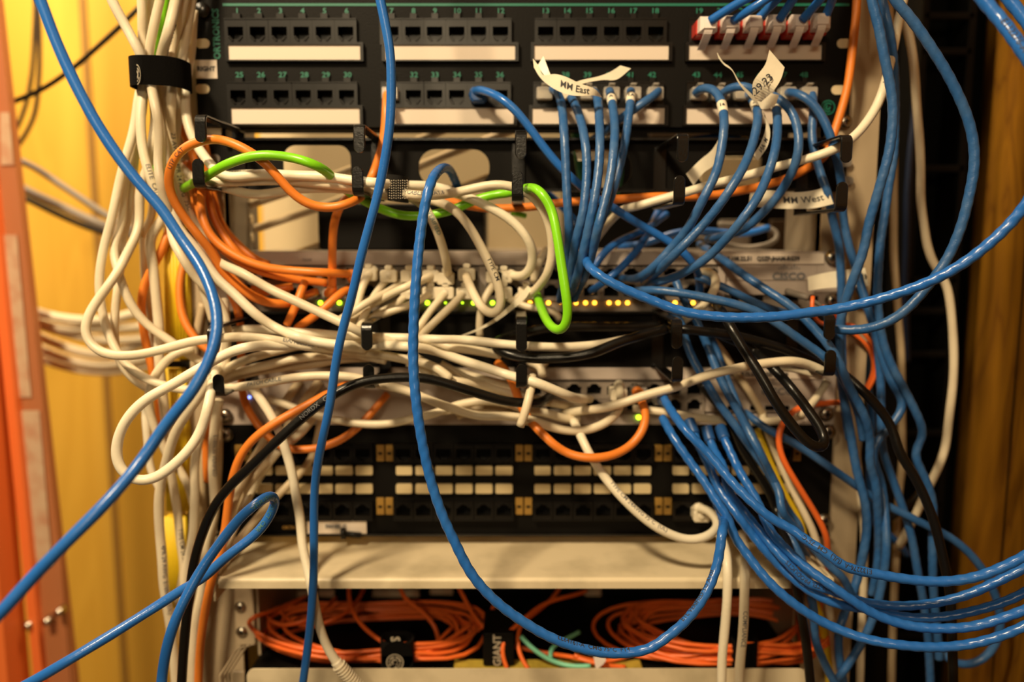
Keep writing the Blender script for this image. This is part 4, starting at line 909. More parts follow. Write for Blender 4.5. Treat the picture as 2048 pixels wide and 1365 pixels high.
c('tan', 6.0, 'X 310,165,6 a 600,200,4 640,500 640,800,2 a 580,1000 560,1200 545,1365 b 555,0,0 575,150 590,320 590,480,-2 600,620 620,760 650,900 680,1100,-4 690,1250 c 500,300,-4 510,500 525,700 540,900,-6 d 210,500,-6', 'tan cable in the shadow behind left bundle', GL)
c('white', 6.0, 'a 480,940,10 430,1040 400,1200,8 395,1365 b 500,60,10 520,200', 'short ivory strand just right of left fan top', GL)
# strands below the loops
c('white', 6.3, 'b 1015,1180,36 880,1210,40 800,1260 740,1330 c 560,230,44 480,310 430,380,46 400,450 375,520,40 372,620,36 390,760 430,850 490,980 540,1060,30 d 150,200,28 200,330,24 230,500 265,690,22 285,850 295,1000 320,1150 335,1290 N 1090,700,22 1075,800 1060,900,20', 'ivory cable arching back over the yellow duct and down, printed CM 24 AWG', GL, text=[('TYPE CM 24 AWG', .72, 10, 'ink')])
c('bright', 5.8, 'c 350,640,20 345,750,22 360,900 370,1050 385,1180 410,1260,20 450,1320 470,1365', 'bright ivory strand at the leftmost edge below the big loop', GL)
c('white', 7.0, 'c 905,400,64 880,450,64 790,580 720,680,58 640,800 575,930,50 545,1050 510,1180 480,1300,40 d 190,300,40 150,470 125,600 118,800 130,1000,36 150,1200 N 945,650,36 970,780 990,900 1010,1010 1025,1150,34 1035,1250 1050,1440,34', 'thick ivory cable from the lower left hook down the outside of the bundle', GL, text=[('4PR 24 AWG  E188630  (UL)', .55, 20, 'inkgray')])
c('bright', 6.8, 'G 440,1010,20 450,1150,26 K 300,30,30 310,150 300,280 270,380 c 960,330,40 925,420,60 900,560,74 870,700 830,840,84 760,970 660,1090 560,1180,92 450,1260 340,1298 240,1290 150,1220,96 100,1140 92,1040 110,920 165,790,94 270,660 400,560 560,480 740,370,86 900,280 1040,200 1200,150,72 1350,130 1536,140,66 K 600,268,62 750,262,58 950,268 1130,290,50', 'ivory cable drooping in the round loop below the lower left hook', GL)
c('white', 6.6, 'd 510,20,30 470,120 440,250,30 420,450 430,600 420,800,28 410,1000 380,1150 350,1280,26 N 1090,950,26 1085,1100 1120,1365,26', 'upright ivory cable left of the dark orange one', GL)
c('white', 6.8, 'c 975,600,40 950,700,38 935,850,32 920,1000 920,1200,28 930,1365 d 575,300,28 570,500 590,650,26 600,780 570,900 530,1000 510,1150,28 N 1200,800,28 1170,950,30 1150,1100 1140,1440,32', 'printed ivory cable hanging straight from lower left hook to the bottom', GL, text=[('E188630 VERIFIED', .12, 20, 'inkgray')])
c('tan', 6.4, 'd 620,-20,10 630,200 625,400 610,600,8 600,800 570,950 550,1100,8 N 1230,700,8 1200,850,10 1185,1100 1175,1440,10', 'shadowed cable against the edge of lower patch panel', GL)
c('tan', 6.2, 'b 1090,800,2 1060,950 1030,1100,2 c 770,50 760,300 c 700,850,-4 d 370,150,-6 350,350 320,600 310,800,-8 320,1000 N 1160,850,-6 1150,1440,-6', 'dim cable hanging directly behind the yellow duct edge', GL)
c('white', 6.0, 'd 255,370,22 330,480,22 385,600,20 410,720,16', 'short ivory strand slanting down right below the loops', GL)
c('tan', 6.0, 'd 505,250,4 490,500 490,700 500,850,2 490,1000,0', 'narrow pale strand between the orange cable and its neighbours', GL)
# diagonals behind K3
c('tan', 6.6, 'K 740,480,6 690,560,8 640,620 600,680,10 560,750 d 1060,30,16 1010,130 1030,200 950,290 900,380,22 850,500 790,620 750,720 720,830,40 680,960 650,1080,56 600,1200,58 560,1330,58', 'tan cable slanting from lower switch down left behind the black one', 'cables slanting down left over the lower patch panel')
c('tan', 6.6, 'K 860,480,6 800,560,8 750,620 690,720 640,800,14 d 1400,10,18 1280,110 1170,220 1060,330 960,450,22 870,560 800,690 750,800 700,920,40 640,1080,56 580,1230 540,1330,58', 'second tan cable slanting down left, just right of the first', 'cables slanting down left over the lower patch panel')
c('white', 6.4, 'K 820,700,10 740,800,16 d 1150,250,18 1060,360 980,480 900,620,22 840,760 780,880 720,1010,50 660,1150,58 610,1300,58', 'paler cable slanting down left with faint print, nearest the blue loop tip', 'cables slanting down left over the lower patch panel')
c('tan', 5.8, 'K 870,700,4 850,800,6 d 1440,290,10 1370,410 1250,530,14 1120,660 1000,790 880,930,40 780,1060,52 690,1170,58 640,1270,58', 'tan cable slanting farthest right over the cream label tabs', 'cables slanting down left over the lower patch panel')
c('bright', 6.5, 'K 440,500,56 480,545,56 530,625,58 575,690 620,780,58 660,900 700,1050,58 720,1180 745,1300 O 640,400,56 665,550 700,700,66 730,850,74 760,1000 800,1130 850,1220 900,1290,72 935,1325,70', 'ivory cable hanging from lower hooks over the shelf with a ribbed boot', boot_end=1)
# middle rows in the lower manager
c('bright', 6.2, 'h 150,1005,26 300,980,32 500,985 700,1005,36 1000,1025 1300,1045,40 1500,1070 1750,1072,44 K 1200,222,48 1350,225 1543,235 L 200,225,54 400,238 600,262 800,278,58 1000,280 1150,270 1260,250,44 1350,232,30', 'straight ivory cable lying in the upper left hooks of the lower manager', GW)
c('white', 6.4, 'G 160,560,6 190,620,20 240,670,30 330,735,44 430,800 550,850,56 700,940 850,1010,60 1000,1080 1150,1150,62 1240,1195,60 K 1180,238,54 1350,240 1543,252 L 250,275,46 450,300 600,330,40', 'ivory cable slanting from the left bundle down to the second lower hook', GW)
c('white', 6.2, 'a 830,790,10 880,850,20 950,900,24 G 300,330,30 360,300,50 420,310,54 600,305 800,300,58 1000,318 1200,335 1370,352,56 H 350,385,58 450,393,60 600,378 750,345,60 880,320 970,338,62 1070,375 1140,460,64 1190,590 1203,720 1180,840,54 1120,930 1060,985,30 1000,1000,14', 'ivory cable over the strap printed CAT.6 curving round beside the lime cable', GU, text=[('C.A PATCH CABLE  CAT.6', .46, 30, 'inkgray')], plug=(1052, 584))
c('white', 6.2, 'a 850,935,10 920,930,20 G 330,310,30 450,270,48 650,263 850,268 1050,290,52 1250,335 1380,370,50 H 330,390,48 400,410,48 450,460 500,560,50 550,690 575,800,34 580,860,14', 'ivory cable with teal print dropping from the strap straight into a port', GU, text=[('ORTRONICS  COPSE E107', .22, 30, 'tealink'), ('75C  VERIFIED', .74, 10, 'tealink')], plug=(895, 556))
c('white', 6.4, 'G 380,330,40 460,345,46 560,378,50 680,385 800,360,52 1000,345 1200,355 1370,390,48 H 400,395,52 500,420,52 600,455 700,560,56 780,700 840,820 885,940,58 905,1030 890,1090,56 855,1108 800,1080,50 740,990 695,890,30 690,860,16', 'ivory cable dropping from strap and hooking back up into a port, printed TYPE', GU, text=[('TYPE CM', .70, 20, 'ink')], plug=(936, 548))
c('white', 6.0, 'H 1180,700,10 1130,760,14 1100,830,16 1090,900,12', 'short ivory cable behind the curved ones next to the lime cable', GU)
# white cluster of the upper switch
for k, (p_, lb, pl) in enumerate((
    ('e 250,250,14 170,330,22 130,450 100,600,32 60,720 20,850,36', 'ivory lead with bunched boot just right of the scuffed blue cable', (745, 548)),
    ('e 400,290,14 330,370,22 260,460 200,560,34 170,650 120,720,40 100,800,40', 'ivory lead second right of the scuffed blue cable, slanting down left', (784, 551)),
    ('e 550,300,14 480,370,22 380,440,30 250,500 150,560,38 60,620,42 -40,680,44', 'ivory lead slanting down left from the port behind big blue cable', (824, 551)),
    ('e 760,290,14 700,330,22 600,370,30 450,430 330,500,34 200,560 100,640,36 10,700,38', 'ivory lead slanting down left under the dropped teal-printed cable', (866, 551)),
    ('e 760,440,14 680,490,22 600,540,28 450,590 300,640,30 180,680,32', 'ivory lead in the lower port row left of the stacked boots', (866, 584)),
    ('e 860,450,16 800,520,26 740,590 690,660,40 630,760,44 560,830,40', 'ivory lead from the left stacked boot slanting down left', (895, 584)),
    ('e 1010,450,16 950,530,26 870,600 790,680,40 700,760,44 640,830,40', 'ivory lead from the right stacked boot slanting down left', (932, 584)),
    ('e 1290,350,14 1230,430,20 1180,510,22 1155,600,22 1145,700,22 1150,820,20', 'ivory lead hanging straight down right of the divider', (990, 552)),
    ('e 1380,480,12 1440,540,20 1550,570,24 1680,590,26 1800,600,26 1830,680,20', 'ivory lead running right under the green lights to the lime cable', (1008, 584)),
    ('e 560,440,12 500,500,18 420,570,22 330,610,24 250,640,24', 'ivory lead low behind the others left of the big blue cable', (824, 584)))):
    c('white', 5.6, p_, lb, GU, plug=pl, ivory=1)
# orange
c('orange', 6.0, 'X 774,186,8 C -70,560,16 X 771,195,18 B 1165,620,22 1150,820,24 1115,960,26 1085,1040,30 1060,1090,34 G 1260,390,46 1225,415,60 1150,450,66 1060,466 970,455 880,410,72 800,330 720,230,78 640,160 550,105,80 430,58,76 330,57,68 260,75 180,120 125,200,66 105,300 128,400 180,490,60 250,580 320,670,54 380,740 430,850 520,930 600,990,44 700,1030 830,1030,30 900,1000,16', 'orange cable from port 31 making the round loop behind the first hook', GO, text=[('UTP  CAT', .60, 10, 'ink')])
c('orange', 6.0, 'G 190,-40,6 240,100,8 270,200,14 310,330,24 300,430,34 312,530,38 350,620 430,700 550,770,40 700,820 900,840 1060,848,30 1200,858,16', 'uppermost of the orange cables curving right into the upper switch', GO, plug=(712, 556), oplug=1)
c('orange', 5.8, 'G 230,180,2 255,300,4 280,420,20 300,520,26 370,640 470,745,32 600,820 720,860,28 880,890 1050,908,14', 'lower orange cable lying right under the uppermost curving one', GO)
c('orange', 5.8, 'a 1060,560,8 1100,660,8 1090,900,6 G 370,360,6 395,480,8 420,560 480,640,12 560,715 620,770,14 700,800', 'orange cable curving behind, close against the rack post holes', GO)
c('orange', 5.8, 'a 840,380,-2 880,500,-2 940,620,0 970,740,2 X 397,340,4 G 350,380,10 360,470,14 400,570,18 450,640 500,720,18 560,780,16 700,840,14 820,870,10', 'orange cable in shadow between the looped one and the post', GO)
c('orange', 5.8, 'a 850,700,-6 900,800,-4 930,900,0 G 270,430,4 290,560,8 350,680 400,760,16 420,830,18 h 120,300,24 200,400 300,510,26 420,580 560,640,22 700,690 870,670,12', 'orange cable swinging low left of the upper switch, with faint print', GO)
c('orange', 5.6, 'h 400,480,6 600,500,14 800,470,14 900,455,8', 'short orange cable at the first ports of the upper switch', GO)
c('orange', 5.6, 'h 470,540,8 600,520,14 720,490,14 850,500,8', 'short orange cable under its twin at the first ports', GO)
c('orange', 5.8, 'h 1210,515,8 1130,520,14 1060,560,14 1000,600,10', 'short orange stub pointing right near the first green light', GO)
c('orange', 5.8, 'h 1050,400,22 1020,480,28 980,600 930,720,34 880,830,36 830,930,34', 'short orange cable crossing down left under the slanting ivory ones', GO)
c('orange', 6.0, 'h 1600,490,16 1540,500,24 1460,560 1400,630,32 1300,720 1180,820,36 1050,910 950,980,32', 'orange cable crossing between the two left green lights', GO)
c('orange', 6.0, 'a 750,900,0 b 820,120,4 770,260,12 720,400,14 b 640,530 590,640 562,780,14 570,900 590,1050 615,1190 650,1310,12 c 370,150,10 395,300 410,400,10 450,560 465,640 450,800,8', 'orange cable bowing left in front of the ivory bundle over the yellow duct', GO)
c('orange', 6.0, 'X 376,488,-2 b 935,430,4 895,560 888,720,10 905,870 950,1000 1020,1090,16 1100,1180 1200,1240,16 K 320,300,10', 'orange cable bowing right of the yellow duct down to the hook', GO)
c('orange', 5.8, 'h 130,540,4 230,750,8 255,900 262,1100,8 K 400,200,6 395,400 395,530,12 425,640 480,730,22 560,820 640,880,26 720,892 850,880 950,850,26 1050,790 1150,690,20 1260,560,8', 'orange cable hanging in a shallow curve across the plain switch front', GO)
c('orange', 6.0, 'K 1050,490,36 960,530,46 830,600,58 700,670 550,760,66 440,850 380,940 345,1050,66 325,1150 d 730,500,60 710,650 700,800 685,950 650,1120,64 590,1280 N 1280,680,64 1235,850 1200,1050 1185,1200 1175,1440,46', 'orange cable beside the black one running down past the left end of shelf', GO)
c('orange', 6.2, 'L 580,375,24 640,430,30 680,520,38 720,640,44 770,720 850,800,54 920,870 1020,925 1150,942,58 1280,920 1390,850 1450,760,50 1462,680 1435,600,34 1405,545,18', 'orange cable hanging in a deep loop below the lower switch ports', GO, plug=(1274, 780), oplug=1)
c('orange', 5.6, 'c 905,600,14 880,750 862,900,12 862,1100 875,1300 d 545,60,12 525,200 525,350 535,480,8', 'dark orange cable hanging straight between ivory ones at left', GO)
# green
c('green', 6.2, 'X 334,392,6 G 150,375,14 250,320,40 330,280,62 450,205,82 600,155 700,148,84 850,165 1000,215,78 1090,290,60 1160,360,48 1230,400,44 1350,460 H 180,470,44 300,510 430,510,44 600,480 750,412,46 880,380 960,375,50 1060,343,66 1130,365,84 1190,450 1225,600,94 1255,800 1285,1000,100 1297,1110 1280,1180,98 1240,1205 1190,1165,84 1135,1060,50 1110,980,22', 'lime green cable weaving through the upper hooks and looping at the centre', flat=1)
# black through lower left
c('black', 6.6, 'f 640,440,20 600,465,40 540,500,58 470,500,66 f 300,490 150,450,72 L 150,465,76 0,460 K 1500,465,78 1350,465 1200,470,80 1080,495 960,550,86 830,640 700,750 580,860,92 450,990 320,1110,92 230,1230 170,1365 N 1300,290,92 1200,470 1155,640,88 1125,850 1100,1050 1075,1440,84', 'long black cable curving from the middle hook down past the left of shelf', text=[('NORDX   CMR', .42, 10, 'inkgray')])
# more ivory in the lower manager
c('white', 6.2, 'K 270,430,40 350,385,44 450,345 600,305 750,268,46 850,275 1000,300 1100,330,40 1250,360', 'ivory cable fanning right from the lower left hook, upper of the fan', GW)
c('white', 6.2, 'K 280,460,36 400,420,40 550,388 700,352 900,330,38 1100,322 1300,340 1450,380 L 60,440,34 200,490', 'ivory cable fanning right from lower left hook, middle of the fan', GW)
c('tan', 6.0, 'K 290,480,30 450,432 650,402,30 800,388 1000,352,28 1150,345', 'tan cable fanning right from the lower left hook, lowest of the fan', GW)
c('white', 6.0, 'K 550,590,16 640,615 700,640,22 850,690 1000,722,28 1200,742 1350,722 1450,692,34 1543,680 L 130,690,40 250,655 400,610,44 550,600 650,620,40', 'ivory cable dipping under the scuffed blue one and rising again', GW)
c('tan', 7.6, 'K 1400,330,26 L 60,345,30 150,385,34 250,425 350,470,36 450,520 550,552,36 660,560,30', 'wide tan cable printed ENHANCED slanting right of the big blue loop', GW, text=[('ENHANCED CAT5', .22, 0, 'inkgray')])
c('white', 5.8, 'L 240,380,22 350,440,24 450,490 560,520,24 640,530,14', 'thin ivory cable behind the tan printed one', GW)
c('white', 6.2, 'f -300,270,40 -150,320 0,345 150,370,36 250,405 400,435 520,470,30 640,500,30 760,515 900,520,14', 'ivory cable passing behind the black one towards the lower ports', GW)
c('white', 6.2, 'f -250,560,30 -120,560,30 0,490,34 150,480 300,500,36 450,560 600,570,36 720,620 860,630,26', 'ivory cable with open tip just above the deep orange loop', GW)
c('tan', 6.2, 'f -100,600,18 50,540,20 200,550 330,590 420,640,22 560,660,20', 'tan cable low against the plain front of lower switch', GW)
c('white', 6.0, 'f -500,180,20 -300,210 -100,250,22 60,300 200,330,22 340,370,22', 'ivory cable in the middle of the tangle left of centre hook', GW)
c('white', 6.0, 'f 495,290,60 485,370,70 465,450,76 445,540 420,620,78 395,680,76', 'short ivory cable end hanging down beside the centre lower hook')
c('white', 6.2, 'f 470,180,20 560,200,30 595,250,34 570,290,30 f 700,298,40 850,282 1000,262,42 1250,215 1500,192,48 1640,190,52 1800,170 M 600,360,46 800,335,42 950,322,40 1050,322 1150,335,44 1320,385,50', 'ivory cable running right from the centre through the right lower hooks', GW)
c('white', 6.4, 'f 740,580,24 900,558,36 1050,540 1200,500,44 1400,430 M 450,520,48 600,460,60 750,420,66 900,390 1050,368,62 1150,362 1250,388,58 1330,425,56', 'ivory cable rising right from the ports in front of the fourth hook', GW)
c('white', 6.0, 'M 200,645,10 350,662,20 500,690,24 700,712,24 800,725,20 950,725,16 1100,712,12 1200,690,10', 'ivory cable running right behind the blue boots to switch ear', GW)
c('tan', 5.6, 'L 780,400,6 820,420,14 860,400,18 870,360,14', 'small tan cable bend just right of the centre lower hook', GW)
c('white', 5.8, 'M 1060,400,30 1150,400,34 1250,440,40 1320,448,44', 'thin ivory cable ending low in the right lower hook', GW)
# long white hanging from centre
c('bright', 6.4, 'L 1030,720,34 1060,780,44 1090,850,48 1150,960,54 1250,1100 1350,1210 1450,1300,64 1543,1365 P 1400,400,66 1500,465 Q 400,430,68 480,490 580,525 680,510,66 740,470,58 765,430,50 740,380,40 700,345,28 640,330,16', 'printed ivory cable hanging from the tangle to a port of lower patch panel', plug=(1393, 1018), text=[('TYPE CM 24AWG 75°C  (UL)', .30, 30, 'inkgray')])
c('bright', 6.6, 'Q 770,490,40 800,560,52 815,650,70 815,850,74 800,1050 785,1200 780,1440,72', 'ivory cable hanging straight down in front of the right coil, left of two')
c('white', 6.8, 'Q 900,480,40 925,600,58 920,700,72 915,900,76 910,1050 890,1250,74 880,1440,72', 'ivory cable printed COMPLIANCE hanging over the right coil, right of two', text=[('COMPLIANCE', .48, 15, 'inkgray')])
# background cords at left
c('gray', 7.0, 'A 60,930,-230 200,990 350,1090 500,1190 650,1290 800,1365,-230', 'blurred grey cord sagging from the ladder, upper of two')
c('gray', 9.0, 'A 60,1080,-250 200,1150 350,1220 500,1290 650,1350 X 290,480,-250', 'thicker blurred grey cord sagging from the ladder, lower of two')
c('black', 7.0, 'A 50,1130,-262 200,1200 350,1275 500,1340 X 240,475,-262', 'blurred black cord just under the thicker grey one')
c('black', 5.0, 'A 830,40,-180 720,150 600,260 440,400 250,530 50,615,-180 -80,660', 'blurred black cord slanting down left across the yellow wood')
c('brown', 5.0, 'A 212,-60,-320 205,200 190,430 160,600 110,740 40,870,-320', 'thin brown cord curving down on the yellow wood, left of two')
c('brown', 5.0, 'A 222,-60,-300 235,250 230,480 205,680 150,800 80,900,-300', 'thin brown cord curving down on the yellow wood, right of two')
for k, (ys, lb) in enumerate((((575, 640, 655, 600), 'topmost strand of the blurred ivory bundle behind the ladder'), ((620, 700, 700, 690), 'second strand of the blurred ivory bundle behind the ladder'), ((640, 720, 770, 760), 'third strand of the blurred ivory bundle behind the ladder'),
                         ((700, 800, 860, 790), 'fourth strand of the blurred ivory bundle behind the ladder'), ((760, 870, 920, 880), 'fifth strand of the blurred ivory bundle behind the ladder'), ((820, 920, 960, 930), 'lowest strand of the blurred ivory bundle behind the ladder'))):
    c('white', 9.5, 'F 120,%d,-%d 350,%d 600,%d 850,%d 950,%d' % (ys[0], 200+8*k, ys[1], ys[2], ys[3], ys[3]-30), lb, 'blurred ivory bundle behind the ladder')
# seen through the holes of the upper manager
for k in (0, 2, 5):
    y0 = 300+26*k
    c('tan', 7.0, 'X %d,%d,-%d 700,%d 900,%d 1080,%d' % (500, y0+110, 60+7*(k % 3), y0+40, y0-45, y0-110), {0: 'topmost', 2: 'middle', 5: 'lowest'}[k]+' of the three pale cables behind the oval holes of the upper cable manager', 'pale cables behind the oval holes')
c('dkgreen', 8.0, 'X 1150,250,-40 1160,330 1175,400 1190,450,-50', 'dark green cable behind the third oval hole, left one')
c('dkgreen', 8.0, 'X 1235,280,-55 1238,340 1225,400 1200,440,-60', 'dark green cable behind the third oval hole, right one')
c('green', 4.5, 'X 1022,425,-20 1037,428,-18 1050,432,-24', 'tiny lime cable end behind the centre hook')
c('blue', 5.6, 'X 1240,285,-30 1330,290 1420,275 1520,285 1640,290,-30', 'dim blue cable above the edge of the upper cable manager', twist=0)
c('white', 6.0, 'X 1225,245,-8 1215,300,-8 1208,360,-10 1215,400,-14', 'ivory cable glimpsed behind the upright blue ones')

# fibre leads in the cavity (left)
c('fiber', 3.4, 'i 880,225,-90 760,280,-70 620,340,-50 480,390,-30 300,450,-14 160,490,-6 90,495,-4 110,540,-8 260,570,-24 400,590,-50 700,590,-90', 'orange fibre lead with its tip bent sharply at left under the shelf', 'orange fibre leads under the shelf')
c('fiber', 3.4, 'i 480,410,-50 510,460,-36 590,510,-24 680,525,-20 800,490,-20 950,440,-24 1080,350,-40 1180,240,-80', 'orange fibre lead sagging in a shallow curve at upper left under the shelf', 'orange fibre leads under the shelf')
c('fiber', 3.4, 'i 620,370,-60 680,450,-46 760,500,-36 900,530,-30 1060,500,-26 1200,440,-30 1320,370,-40 1420,250,-70 1480,120,-100', 'orange fibre lead crossing behind the scuffed blue cable', 'orange fibre leads under the shelf')
c('fiber', 3.4, 'i 1320,100,-60 1320,250,-50 1360,380,-36 1450,520,-24 1560,620,-16 1680,700,-10', 'orange fibre lead curving down into the left strap', 'orange fibre leads under the shelf')
c('fiber', 3.4, 'i 1840,120,-70 1880,240,-60 j 120,360,-50 200,450,-44 270,540,-40 275,640,-40', 'orange fibre lead arching down right of the left strap', 'orange fibre leads under the shelf')
c('fiber', 3.4, 'j 470,120,-70 540,250,-60 600,370,-50 680,480,-40 780,560,-36 870,590,-36 960,560,-40 1040,500,-46', 'orange fibre lead in a low curve behind the big blue loop', 'orange fibre leads under the shelf')
c('fiber', 3.4, 'j 820,300,-60 770,420,-50 700,520,-40 560,600,-30 420,650,-20 250,672,-14 0,680,-10 i 1800,715,-10', 'orange fibre lead running left into the strap from mid cavity', 'orange fibre leads under the shelf')
c('fiber', 3.4, 'j 1720,160,-90 1620,195,-80 1450,235,-60 1300,290,-46 1180,370,-34 1080,460,-24 960,560,-14 900,650,-10 890,740,-8 910,840,-6 950,925,-4', 'orange fibre lead fanning out from the dark adapters, left branch', 'orange fibre leads under the shelf')
c('fiber', 3.4, 'j 1460,130,-90 1400,220,-80 1300,310,-60 1150,430,-44 1060,520,-26 1045,600,-20 1050,720,-14 1090,840,-10 1160,930,-6', 'orange fibre lead fanning out from the dark adapters, right branch', 'orange fibre leads under the shelf')
c('fiber', 3.4, 'j 1020,700,-30 1200,740,-26 1400,780,-20 1560,800,-12 1700,830,-8 1850,880,-6 j 2100,900,-6', 'orange fibre lead lying right of the black box towards the white clip', 'orange fibre leads under the shelf')
c('fiber', 3.4, 'j 1600,790,-10 1750,840,-10 1900,850,-12 2050,820,-14 2200,760,-20', 'orange fibre lead passing through the white clip', 'orange fibre leads under the shelf')
c('aqua', 3.6, 'j 1080,600,-16 1120,650,-14 1200,730,-12 1300,800,-10 1420,860,-8 1560,895,-6 1700,900,-6 1760,890,-6', 'aqua fibre lead curving right over the yellow mat')
c('aqua', 3.6, 'j 1650,560,-40 1560,610,-34 1450,660,-30 1370,710,-24 1345,760,-20 1370,820,-14', 'shorter aqua fibre lead coming from the back to meet the other')

# ------------------------------------------------------------------ sample, settle and build the cables
CAMP = Vector((0, -CAM_D, CAM_Z))
cabs = []
def pix(p):
    v = p-CAMP; z = v.y*CP - v.z*SP
    return 1024+FPX*v.x/z, 682.5-FPX*(v.y*SP+v.z*CP)/z
def run_on(P):
    """cables that leave the picture go on beyond it"""
    x, y = pix(P[-1]); t = (P[-1]-P[-3]); t.y *= .3; t = t.normalized(); e = P[-1]
    if y < 0: t = (t*.6+Vector((0, 0, .8))).normalized(); return P+[e+t*.05*k for k in range(1, 8)]
    if y > 1365: t = (t*.6+Vector((0, 0, -.8))).normalized(); return P+[e+t*.05*k for k in range(1, 9)]
    if x < 0: return P+[e+t*.05*k+Vector((0, -.002*k*k, 0)) for k in range(1, 8)]
    if x > 2048: return P+[e+Vector((.016*k*t.x, -.010*k*k, .016*k*t.z)) for k in range(1, 6)]
    return P
for m, dia, path, label, group, o in T:
    pr = parse(path); n0 = len(pr); pr = run_on(pr); n1 = len(pr); pr = run_on(pr[::-1])[::-1]
    add0 = sum((a_-b_).length for a_, b_ in zip(pr[:len(pr)-n1], pr[1:])); full = sum((a_-b_).length for a_, b_ in zip(pr, pr[1:])); add1 = sum((a_-b_).length for a_, b_ in zip(pr[::-1][:n1-n0], pr[::-1][1:]))
    o['text'] = [(t_[0], (add0+t_[1]*(full-add0-add1))/full)+tuple(t_[2:]) for t_ in o.get('text', [])]
    pts = smooth(spline(pr, .004), 2)
    cabs.append([m, dia/2000, pts, label, group, o])
def settle(iters):
    """where two cables would run through each other, slide them apart in depth, keeping their order"""
    base = [[p.y for p in c_[2]] for c_ in cabs]
    for it in range(iters):
        tot = sum(len(c_[2]) for c_ in cabs); kd = KDTree(tot); ref = []
        for ci, c_ in enumerate(cabs):
            for pi, p in enumerate(c_[2]): kd.insert(p, len(ref)); ref.append((ci, pi))
        kd.balance()
        disp = [[0.0]*len(c_[2]) for c_ in cabs]
        for ci, c_ in enumerate(cabs):
            for pi, p in enumerate(c_[2]):
                for co, idx, dist in kd.find_range(p, c_[1]+.0052):
                    cj, pj = ref[idx]
                    if cj == ci: continue
                    R_ = c_[1]+cabs[cj][1]
                    if dist >= R_: continue
                    dv = p-co; r_ = (p-CAMP).normalized(); al = dv.dot(r_); lat2 = max(dv.length_squared-al*al, 0)
                    need = math.sqrt(max(R_*R_-lat2, 0)); bd = base[ci][pi]-base[cj][pj]
                    sg = 1 if (bd > 1e-4 or (abs(bd) <= 1e-4 and ci > cj)) else -1
                    push = sg*(need - sg*al)*.5
                    if abs(push) > abs(disp[ci][pi]): disp[ci][pi] = max(-.004, min(.004, push))
        mx = 0
        for ci, c_ in enumerate(cabs):
            d_ = disp[ci]; n = len(d_)
            if not any(d_): continue
            k = [0.0]*n                        # spread each push along the cable
            for i in range(n):
                if d_[i] == 0: continue
                mx = max(mx, abs(d_[i]))
                for w_ in range(-6, 7):
                    j = i+w_
                    if 0 <= j < n:
                        v = d_[i]*math.cos(w_/7*math.pi/2)
                        if abs(v) > abs(k[j]): k[j] = v
            for i in range(n):
                e = 1.0
                if 'plug' in c_[5] : e = min(1, (n-1-i)/4) if c_[5].get('pend', 1) else 1
                p = c_[2][i]; q = p + (p-CAMP).normalized()*k[i]*.8*e
                if base[ci][i] < -.004 and q.y > -c_[1]-.001: q = p
                c_[2][i] = q
    for c_ in cabs: c_[2] = smooth(c_[2], 1)
settle(14)

def rounded_end(pts): return pts
def near_end(pts, px, py):
    t = at(px, py); return 0 if (pts[0]-t).length < (pts[-1]-t).length else -1

def rj45(parent, c_, m='clear', boot=None, axis=None, r=.003):
    """modular plug in the socket centred at c_, pointing at +y; returns where the cable leaves"""
    mb = MB(); mb.box((c_.x-.0057, -.0125, c_.z-.0038), (c_.x+.0057, .0, c_.z+.0038), .0006)
    mb.box((c_.x-.0040, -.0150, c_.z-.0030), (c_.x+.0040, -.0120, c_.z+.0030), .0006)
    o_ = mb.build('plug', m, parent)
    l = MB(); l.sweep([(c_.x, -.0125+.0125*t, c_.z+.0040+.0028*(1-t)**.7) for t in (0, .25, .5, .75, 1)], [.0045]*5, .0009).build('latch_tab', m, o_)
    if boot:
        b = MB(); pts = [Vector((c_.x, -.0135, c_.z)), Vector((c_.x, -.018, c_.z)), Vector((c_.x, -.024, c_.z))]
        b.box((c_.x-.0062, -.0190, c_.z-.0046), (c_.x+.0062, -.0128, c_.z+.0046), .0012)
        b.box((c_.x-.0026, -.0190, c_.z+.0046), (c_.x+.0026, -.0120, c_.z+.0080), .0008)
        b.build('boot', boot, parent, False)
def refine(vs, fs, mx):
    """split triangles until no edge is longer than mx, so flat lettering can bend round a jacket"""
    vs = list(vs); tri = []
    for f in fs:
        for i in range(1, len(f)-1): tri.append((f[0], f[i], f[i+1]))
    mid = {}
    def m_(a, b):
        k = (min(a, b), max(a, b))
        if k not in mid: mid[k] = len(vs); vs.append((vs[a]+vs[b])/2)
        return mid[k]
    done = []
    while tri:
        t = tri.pop(); e = [((vs[t[i]]-vs[t[(i+1) % 3]]).length, i) for i in range(3)]; l, i = max(e)
        if l <= mx: done.append(t); continue
        a, b, c_ = t[i], t[(i+1) % 3], t[(i+2) % 3]; q = m_(a, b); tri += [(a, q, c_), (q, b, c_)]
    return vs, done
